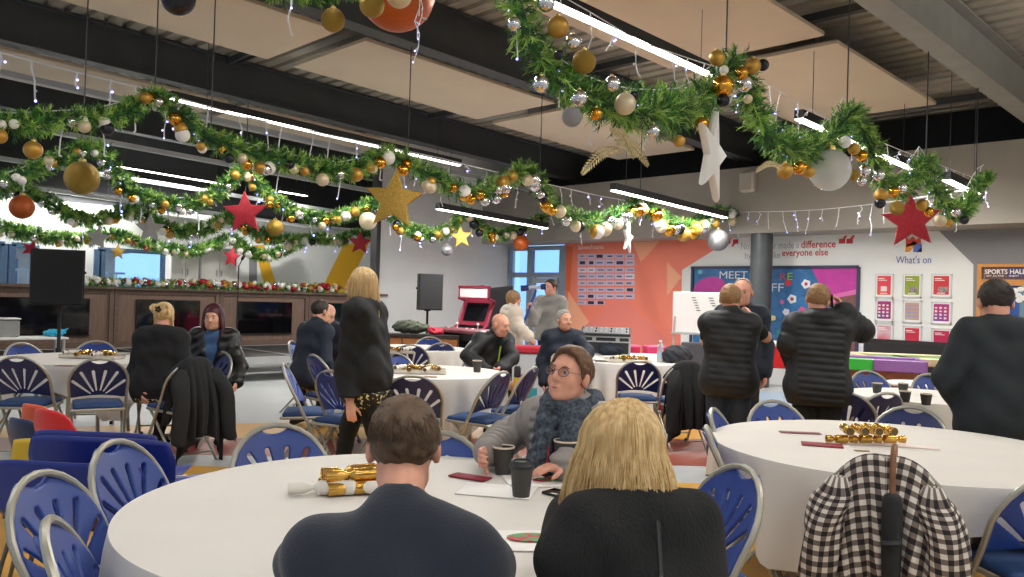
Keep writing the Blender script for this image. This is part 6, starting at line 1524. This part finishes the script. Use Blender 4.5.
# paper things on the near tables
mred_p = mat('napkin_red', '86182a', .6, noise=.3, nscale=20); mpaper = mat('paper_white', 'efebe6', .6); mgreen_p = mat('card_green', '4f8f50', .6, noise=.5, nscale=26, col2='b8203a', rp=(.46, .5)); mphone = mat('phone_black', '0e0e10', .12)
def flat(x, y, w, d, rz, m_, name, label, cat, z=.0035, lift=0., oval=False, group=None):
    p = tz(x, y)
    if oval: mb = MB().prism([(w / 2 * math.cos(a), d / 2 * math.sin(a)) for a in [k * PI / 12 for k in range(24)]], 0, z)
    else: mb = MB().box((0, 0, z / 2), (w, d, z), bev=min(.0012, z * .3))
    o = mb.build(name, m_, None); o.location = (p[0], p[1], p[2] + lift); o.rotation_euler = (0, 0, rz); tag(o, label, cat, group); return o
flat(541, 481, .28, .2, RZ0 + .2, mpaper, 'paper_sheet', 'white sheet on the nearest table under the dark phone', 'paper')
flat(527, 468, .21, .09, RZ0 + .35, mred_p, 'red_napkin', 'red napkin beneath the phone by the woman with glasses', 'napkin', .005, .004)
flat(521, 467, .15, .075, RZ0 + .35, mphone, 'mobile_phone', 'dark phone lying on the red napkin by the cup', 'phone', .009, .010)
flat(551, 481, .15, .06, RZ0 + .2, mgreen_p, 'oval_card', 'red and green oval card beside the large cup', 'card', .003, .005, True)
flat(532, 540, .15, .085, RZ0 + .1, mgreen_p, 'oval_card', 'red and green oval card nearest the viewer on the first table', 'card', .003, .006, True)
flat(520, 541, .28, .2, RZ0 + .1, mpaper, 'paper_sheet', 'white sheet under the nearest oval card', 'paper')
flat(497, 491, .27, .19, RZ0 - .2, mpaper, 'paper_sheet', 'white sheet by the navy-jumper man\'s right shoulder', 'paper')
flat(470, 478, .16, .07, RZ0 - .5, mred_p, 'red_napkin', 'red napkin at the navy-jumper man\'s right shoulder', 'napkin', .005, .002)
flat(566, 496, .08, .16, RZ0 + .9, mphone, 'mobile_phone', 'dark phone standing out beside the blonde woman\'s sleeve', 'phone', .01)
flat(822, 445, .2, .12, RZ0 - .3, mred_p, 'red_card', 'dark red card lying on the right table left of the crackers', 'card', .004)
flat(800, 433, .22, .06, RZ0 - .1, mat('ribbon_dark', '8d5458', .6, noise=.6, nscale=30), 'party_streamer', 'thin dark red strip at the far left of the right table', 'paper', .004)
flat(905, 446, .32, .09, RZ0 - .35, mat('paper_pink', 'e8d6cf', .6), 'paper_strip', 'pale pink paper strip right of the crackers', 'paper', .003)
flat(847, 437, .13, .05, RZ0, mat('card_blue', '9fb0d0', .5), 'blue_card', 'small pale blue card behind the crackers at left', 'card', .003)
flat(862, 451, .07, .02, RZ0, mat('label_gold', '8f7c50', .5), 'paper_tag', 'tiny brown tag in front of the cracker pile', 'paper', .003)
flat(430, 377, .12, .05, RZ0, mat('napkin_brown', '8d6d55', .6), 'folded_napkin', 'small brown napkin right of the middle table\'s tray', 'napkin', .006)
for i, (x, y) in enumerate(((66, 366), (113, 357), (126, 354))): flat(x, y, .16, .1, RZ0 + .3 * i, mat('card_dark', '7a4a44', .6), 'printed_card', 'printed card on the left table, %s' % ('before the tray', 'right of the tray', 'near the blonde woman')[i], 'card', .004)
t = thing('water_bottle', 'clear water bottle standing on the table before the orange wall', 'bottle', tz(660, 362)); MB().lathe([(.035, 0), (.037, .02), (.037, .14), (.033, .16), (.037, .17), (.03, .2), (.014, .225), (.014, .235)], 20).build('bottle_body', mat('bottle_clear', 'c6d0d6', .08, alpha=.55), t); MB().lathe([(.016, .232), (.016, .255), (0, .256)], 14).build('cap', mwhite, t); MB().lathe([(.0378, .06), (.0378, .12)], 20, cap=False).build('bottle_label', mat('bottle_label', '8fa2b6', .5), t)
t = thing('water_bottle', 'clear bottle beside the laughing grey-haired man', 'bottle', tz(588, 353)); MB().lathe([(.035, 0), (.037, .02), (.037, .14), (.03, .2), (.014, .225), (.014, .235)], 20).build('bottle_body', mat('bottle_clear', 'c6d0d6', .08, alpha=.55), t); MB().lathe([(.016, .232), (.016, .255), (0, .256)], 14).build('cap', mat('cap_blue', '31589c', .4), t)
for i, (x, y) in enumerate(((603, 361), (612, 358))):
    t = thing('paper_plate', 'white plate on the table before the orange wall, %s of two' % ('left', 'right')[i], 'plate', tz(x, y)); MB().lathe([(0, .002), (.08, .002), (.12, .015), (.12, .019), (.08, .007), (0, .006)], 28, cap=False).build('dish', mpaper, t); MB().lathe([(.119, .016), (.124, .018), (.12, .02)], 28, cap=False).build('rim', mcupw, t)
S = SDF(); S.ell((0, 0, .07), (.2, .13, .09), k=.03); S.ell((.1, 0, .05), (.14, .12, .06), k=.04); wrinkle(S, .012, 1.6, 6); S.cut((0, 0, 0), (0, 0, -1)); o = S.build('folded_jacket', mnavy_c if 'navy_coat' in MATS else mcase, None, .014); o.location = tz(611, 355); tag(o, 'dark navy jacket heaped on the far side of the table before the orange wall', 'jacket')
S = SDF(); S.ell((0, 0, .09), (.24, .14, .11), k=.03); S.ell((-.1, 0, .06), (.16, .13, .08), k=.04); wrinkle(S, .012, 1.6, 7); S.cut((0, 0, 0), (0, 0, -1)); o = S.build('folded_jacket', mat('charcoal_jacket', '2b2d34', .85), None, .014); o.location = tz(678, 362); tag(o, 'charcoal jacket bundled right of the water bottle', 'jacket')
# yellow drink bottle on the chair by the middle table, red bin by the doors
p = atD(517, 385, 7.6); t = thing('drinks_bottle', 'yellow bottle with black top on the seat right of the middle table', 'bottle', (p.x, p.y, .50)); zt = atD(517, 366, 7.6).z - .5
MB().lathe([(.033, 0), (.036, .01), (.036, zt * .6), (.03, zt * .68)], 18).build('bottle_body', mat('bottle_yellow', 'd8a820', .4), t); MB().lathe([(.032, zt * .68), (.032, zt * .95), (.02, zt), (0, zt)], 18).build('cap', mspk, t)
p = atD(532, 360, 10.6); t = thing('storage_crate', 'white crate with red rim standing by the woman in the cream coat', 'crate', (p.x, p.y, 0), heading(0) - PI / 2); b = MB(); b.box((0, 0, .38), (.5, .36, .76), bev=.02); b.build('crate_body', mat('crate_white', 'cfd3d8', .5), t); MB().box((0, 0, .79), (.56, .42, .09), bev=.02).build('rim', mat('crate_red', 'c2283c', .5), t)
for i, (dx, dz, c) in enumerate(((-.12, .55, '3d79b8'), (.1, .42, 'b8405a'), (.02, .25, '3a9fb0'))): MB().box((dx, .183, dz), (.18, .01, .13), bev=.003).build('printed_patch', mat('patch_' + c, c, .5), t)
# blue pole held up by the man in the grey jumper
w_ = atD(530, 306, 11.5); u_ = atD(536, 290, 11.5); d_ = (u_ - w_); t = thing('raised_pole', 'blue pole with flat head held up by the man in the grey jumper', 'pole', w_)
MB().tube([(0, 0, 0) - d_ * 1.2 if False else tuple(-d_ * 1.15), tuple(d_)], .018, 8).build('handle', mat('pole_blue', '2b3f8f', .4), t)
a_, c_ = atD(521, 288.5, 11.5) - w_, atD(546, 286.5, 11.45) - w_
MB().tube([a_, a_.lerp(c_, .5), c_], [.035, .028, .03], 10).build('head_bar', mat('pole_pale', 'b8c3d8', .4), t)
for q, e in ((a_, a_.lerp(c_, .32)), (c_, c_.lerp(a_, .2))): MB().tube([q, e], [.045, .04], 10).build('head_pad', mat('pole_navy', '28366f', .4), t)
# phone at the ear of the man in the puffer jacket; lanyard of the man facing
p = Xp @ Vector((.098, .02, -.02)); o = MB().box((0, 0, 0), (.012, .07, .145), bev=.004).build('mobile_phone', mphone, None); o.matrix_world = Wp @ Matrix.Translation(p) @ Matrix.Rotation(R(-15), 4, 'X'); tag(o, 'phone held to the ear of the man in the puffer jacket', 'phone')
# ================================================================== COATS AND STACKED CHAIRS
def gingham():
    mt = mat('gingham_check', 'd8d2c6', .9); nt = mt.node_tree; b = nt.nodes['Principled BSDF']
    tc = nt.nodes.new('ShaderNodeUVMap'); sp = nt.nodes.new('ShaderNodeSeparateXYZ'); nt.links.new(tc.outputs['UV'], sp.inputs[0])
    st = []
    for ax in ('X', 'Y'):
        m1 = nt.nodes.new('ShaderNodeMath'); m1.operation = 'MULTIPLY'; m1.inputs[1].default_value = 1 / .042; nt.links.new(sp.outputs[ax], m1.inputs[0])
        m2 = nt.nodes.new('ShaderNodeMath'); m2.operation = 'FRACT'; nt.links.new(m1.outputs[0], m2.inputs[0])
        m3 = nt.nodes.new('ShaderNodeMath'); m3.operation = 'GREATER_THAN'; m3.inputs[1].default_value = .5; nt.links.new(m2.outputs[0], m3.inputs[0]); st.append(m3)
    ad = nt.nodes.new('ShaderNodeMath'); ad.operation = 'ADD'; nt.links.new(st[0].outputs[0], ad.inputs[0]); nt.links.new(st[1].outputs[0], ad.inputs[1])
    dv = nt.nodes.new('ShaderNodeMath'); dv.operation = 'DIVIDE'; dv.inputs[1].default_value = 2; nt.links.new(ad.outputs[0], dv.inputs[0])
    r = nt.nodes.new('ShaderNodeValToRGB'); r.color_ramp.interpolation = 'CONSTANT'
    e = r.color_ramp.elements; e[0].color = (.66, .62, .55, 1); e[0].position = 0; e[1].color = (.17, .13, .11, 1); e[1].position = .4; x = e.new(.9); x.color = (.015, .014, .016, 1)
    nt.links.new(dv.outputs[0], r.inputs['Fac']); nt.links.new(r.outputs['Color'], b.inputs['Base Color']); return mt
def draped_coat(chair_, m_, label, cat, W=.27, drop=.55, top=.86, thick=.05, seed=1, sleeves=True, uv=True, flare=.06, front=.4, name='draped_coat', pointy=0., collar=False):
    """coat hung over a chair back: a folded sheet over the top of the back, with hanging sleeves"""
    t = thing(name, label, cat, chair_.location, chair_.rotation_euler[2]); rnd = random.Random(seed); ph = [rnd.uniform(0, 6) for _ in range(5)]
    NU, NV = 64, 56
    def surf(u, v):      # u -1..1 across, v 0 front hem .. 1 rear hem
        x0 = u * W; tz_ = top - .17 * abs(u) ** 2.6 - .02 * (1 - abs(u)); L1, L2 = front, drop * (1 + pointy * (u ** 2) * .5); arc = .10; tot = L1 + arc + L2; s = v * tot
        yb = fr_y(.80)
        if s < L1: z = tz_ - (L1 - s); y = yb + .05 + .03 * ((L1 - s) / L1); side = -1; q = (L1 - s) / L1
        elif s < L1 + arc: a = (s - L1) / arc * PI; z = tz_ + .032 * math.sin(a); y = yb + .05 * math.cos(a); side = 0; q = 0
        else: q = (s - L1 - arc) / L2; z = tz_ - q * L2; y = yb - .05 - .10 * q - .045 * math.sin(q * PI); side = 1
        fold = q ** .7 * (.022 * math.sin(u * 13 + ph[0] + q) + .014 * math.sin(u * 23 + ph[1]) + .012 * math.sin(u * 7 + ph[2] + 3 * q))
        wrap = -abs(u) ** 3 * .09 * (1 if side >= 0 else 0)
        return Vector((x0 * (1 + flare * q * 2), y - fold * (1 if side >= 0 else -1) - wrap * 0 + (.09 * abs(u) ** 4 if side >= 0 else 0), z)), (u * W * (1 + .25 * q) + (.35 * s * (1 if u > 0 else -1) * .35), s)
    vs = []; uvs = []
    for j_ in range(NV + 1):
        for i in range(NU + 1):
            p, q = surf(i / NU * 2 - 1, j_ / NV); vs.append(tuple(p)); uvs.append(q)
    fs = [(j_ * (NU + 1) + i, j_ * (NU + 1) + i + 1, (j_ + 1) * (NU + 1) + i + 1, (j_ + 1) * (NU + 1) + i) for j_ in range(NV) for i in range(NU)]
    def mk(nm, vs, fs, uvs):
        me = bpy.data.meshes.new(nm); me.from_pydata(vs, [], fs); me.materials.append(m_)
        l = me.uv_layers.new(name='UVMap')
        for lp in me.loops: l.data[lp.index].uv = uvs[lp.vertex_index]
        finish(me, 180); o = link(nm, me, t); md = o.modifiers.new('thick', 'SOLIDIFY'); md.thickness = .012; md.offset = 0; return o
    mk('coat_body', vs, fs, uvs)
    if sleeves:
        for s in (-1, 1):
            P = spline([(s * (W * .80), fr_y(.80) - .06, top - .12), (s * (W * 1.02), fr_y(.8) - .12, top - .25), (s * (W * 1.10), fr_y(.8) - .15, top - .45), (s * (W * 1.1 + .02), fr_y(.8) - .17, top - .66)], 6)
            vs = []; uvs = []; n = 20
            for k, p in enumerate(P):
                r_ = (.075 - .018 * k / len(P)) * (.35, .75, .92, 1)[min(k, 3)]
                for i in range(n + 1):
                    a = 2 * PI * i / n; w = 1 + .12 * math.sin(3 * a + k * .5 + ph[3])
                    vs.append((p.x + r_ * w * math.cos(a), p.y + r_ * .55 * w * math.sin(a), p.z + (.02 * math.sin(a) if k else .04))); uvs.append((i / n * .42, k * .035))
            fs = [(k * (n + 1) + i, k * (n + 1) + i + 1, (k + 1) * (n + 1) + i + 1, (k + 1) * (n + 1) + i) for k in range(len(P) - 1) for i in range(n)]
            mk('sleeve', vs, fs, uvs)
        if not collar: return t
        # collar
        vs = []; uvs = []
        for k in range(9):
            x = (k / 8 - .5) * .22; 
            for i, (dy, dz) in enumerate(((.03, .0), (-.01, .03), (-.06, .005), (-.085, -.05))): vs.append((x, fr_y(.8) + dy - .012, top + dz + .012 - .25 * x * x)); uvs.append((x * 1.1 + .011, i * .04))
        mk('collar', vs, [(k * 4 + i, k * 4 + i + 1, (k + 1) * 4 + i + 1, (k + 1) * 4 + i) for k in range(8) for i in range(3)], uvs)
    return t
gm = gingham()
ct = draped_coat(CC, gm, 'black and white checked coat draped over a chair at the right table', 'coat', .215, .62, .835, seed=3)
um = thing('umbrella', 'furled black umbrella with a wooden crook handle hooked over the checked coat', 'umbrella', CC.location, CC.rotation_euler[2])
yb = fr_y(.8) - .115
hp = [(0.03, yb + .14, .83), (.03, yb + .145, .865), (.03, yb + .11, .892), (.03, yb + .05, .892), (.03, yb + .01, .86), (.03, yb - .015, .78), (.032, yb - .03, .70)]
MB().tube(spline(hp, 5), .012, 10).build('handle', mat('crook_wood', '8a5a34', .4, noise=.3, nscale=20), um)
MB().tube(spline([(.032, yb - .03, .73), (.033, yb - .045, .64), (.035, yb - .075, .4), (.04, yb - .10, .12)], 6), [.02, .03, .034, .036, .037, .038, .039, .039, .038, .037, .036, .034, .033, .031, .028, .024, .02, .014, .008], 12).build('canopy', mat('umbrella_black', '1b1c20', .7, noise=.2, nscale=30), um)
MB().tube([(.032, yb - .09, .56), (.034, yb - .092, .548)], .036, 12).build('strap', mat('strap_grey', '3a3b40', .5), um)
draped_coat(CD, mblack if 'black_cloth' in MATS else mcase, 'black coat hanging over a chair beside the man in the gilet', 'coat', .2, .62, .855, seed=5, sleeves=True)
draped_coat(CK, mblack if 'black_cloth' in MATS else mcase, 'long black coat over a chair in front of the red-haired woman', 'coat', .2, .60, .855, seed=8, pointy=.5)
# moulded chairs stacked in the left foreground
mshell = mat('plastic_royal_blue', '18297e', .38); mshelly = mat('plastic_yellow', 'd8b21c', .4); mshellr = mat('plastic_red', 'd1201f', .38); mshello = mat('plastic_orange', 'dc5220', .4); mshelln = mat('plastic_navy', '1c2a52', .4)
mchr = mat('chrome_wire', '6e6a62', .3, .8)
def shell_chair(p, rz, m_, label, W=.27, zs=.44, hb=.36, legs=True, lift=0., group=None, lean=.26, tp=.2):
    t = thing('stacking_chair', label, 'chair', (p[0], p[1], lift), rz, group)
    NU, NV = 22, 26; vs = []
    for j_ in range(NV + 1):
        v = j_ / NV
        for i in range(NU + 1):
            u = i / NU * 2 - 1
            if v < .5: q = v / .5; y = .22 - .40 * q; z = zs + .015 * (1 - q) - .02 * math.sin(q * PI) + .03 * u * u; wd = W * (.86 + .08 * q)
            else:
                q = (v - .5) / .5; a = min(1, q * 3); y = -.18 - .05 * math.sin(a * PI / 2) - lean * hb * q; z = zs + .02 + hb * q ** 1.15 + .03 * u * u * (1 - a); wd = W * (.94 + .06 * math.sin(q * PI * .6)) * (1 - tp * max(0, q - .72) / .28)
                y += .05 * u * u * a
            x = u * wd
            if v > .5: q = (v - .5) / .5; z -= tp * .25 * abs(u) ** 4 * max(0, q - .5) * 2
            vs.append((x, y, z))
    fs = [(j_ * (NU + 1) + i, j_ * (NU + 1) + i + 1, (j_ + 1) * (NU + 1) + i + 1, (j_ + 1) * (NU + 1) + i) for j_ in range(NV) for i in range(NU)]
    me = bpy.data.meshes.new('seat_shell'); me.from_pydata(vs, [], fs); me.materials.append(m_); finish(me, 180); o = link('seat_shell', me, t); md = o.modifiers.new('thick', 'SOLIDIFY'); md.thickness = .008; md.offset = 0
    if legs:
        for sx in (-1, 1):
            MB().tube(spline([(sx * W * .98, .2, 0 - lift * 0), (sx * W * .8, .14, zs - .02), (sx * W * .8, -.16, zs - .02), (sx * W * .98, -.24, 0)], 6), .009, 8).build('leg', mchr, t)
        for sy in (.1, -.12): MB().tube([(-W * .8, sy, zs - .02), (W * .8, sy, zs - .02)], .008, 6).build('seat_bar', mchr, t)
    return t
def st_px(x, y, zt, rz, m_, label, **k):
    p = atz(x, y, zt); return shell_chair((p.x, p.y), rz, m_, label, **k)
a_ = heading(176) - PI / 2
gB_ = 'royal blue moulded chairs stacked at left'
for i, (x, y, lift, m_, nm) in enumerate(((92, 438, .07, mshell, 'topmost royal blue moulded chair of the stack at left, its pale rim curving'), (72, 441, .03, mshelly, 'yellow moulded chair showing only its edge between the blue ones'), (58, 463, .01, mshell, 'lower royal blue moulded chair of the stack, nearest the viewer'), (88, 432, .01, mshell, 'royal blue moulded chair at the back of the stack, only its rim showing'))):
    zt = .44 + .27 + lift + .02; p = atz(x, y, zt); f = Vector((math.cos(a_ + PI / 2), math.sin(a_ + PI / 2), 0)); b_ = p + f * .30
    shell_chair((b_.x, b_.y), a_, m_, nm, W=.33, lift=lift, hb=.27, lean=.22, tp=.07)
a2 = heading(150) - PI / 2
for i, (x, y, lift, m_, nm) in enumerate(((47, 409, .10, mshellr, 'bright red small moulded chair in front of the left table'), (33, 404, .05, mshello, 'orange small moulded chair nested behind the red one'), (20, 418, .0, mshelln, 'navy small moulded chair at the bottom of the red and orange stack'))):
    zt = .32 + .30 + lift + .02; p = atz(x, y, zt); f = Vector((math.cos(a2 + PI / 2), math.sin(a2 + PI / 2), 0)); b_ = p + f * .28
    shell_chair((b_.x, b_.y), a2, m_, nm, W=.21, zs=.32, hb=.30, lift=lift, lean=.22)
# bags under the right table
S = SDF(); S.ell((0, 0, .16), (.16, .11, .17), k=.03); S.ell((.03, 0, .08), (.19, .13, .09), k=.04); wrinkle(S, .01, 1.5, 4); S.cut((0, 0, 0), (0, 0, -1)); o = S.build('cloth_bag', mat('beige_canvas', '9a8570', .85, noise=.15), None, .012); p = atz(812, 600, 0); o.location = (p.x, p.y, 0); tag(o, 'beige cloth bag on the floor under the right table', 'bag')
# ================================================================== light and colour
w = bpy.data.worlds.new('world'); SC.world = w; w.use_nodes = True
w.node_tree.nodes['Background'].inputs['Color'].default_value = (.75, .85, 1, 1)
w.node_tree.nodes['Background'].inputs['Strength'].default_value = .5
SC.view_settings.view_transform = 'Standard'; SC.view_settings.look = 'None'
SC.view_settings.exposure = 0.38; SC.view_settings.gamma = 1; SC.view_settings.use_curve_mapping = False
SC.cycles.max_bounces = 6; SC.cycles.diffuse_bounces = 4; SC.cycles.use_denoising = True
bpy.context.view_layer.update()
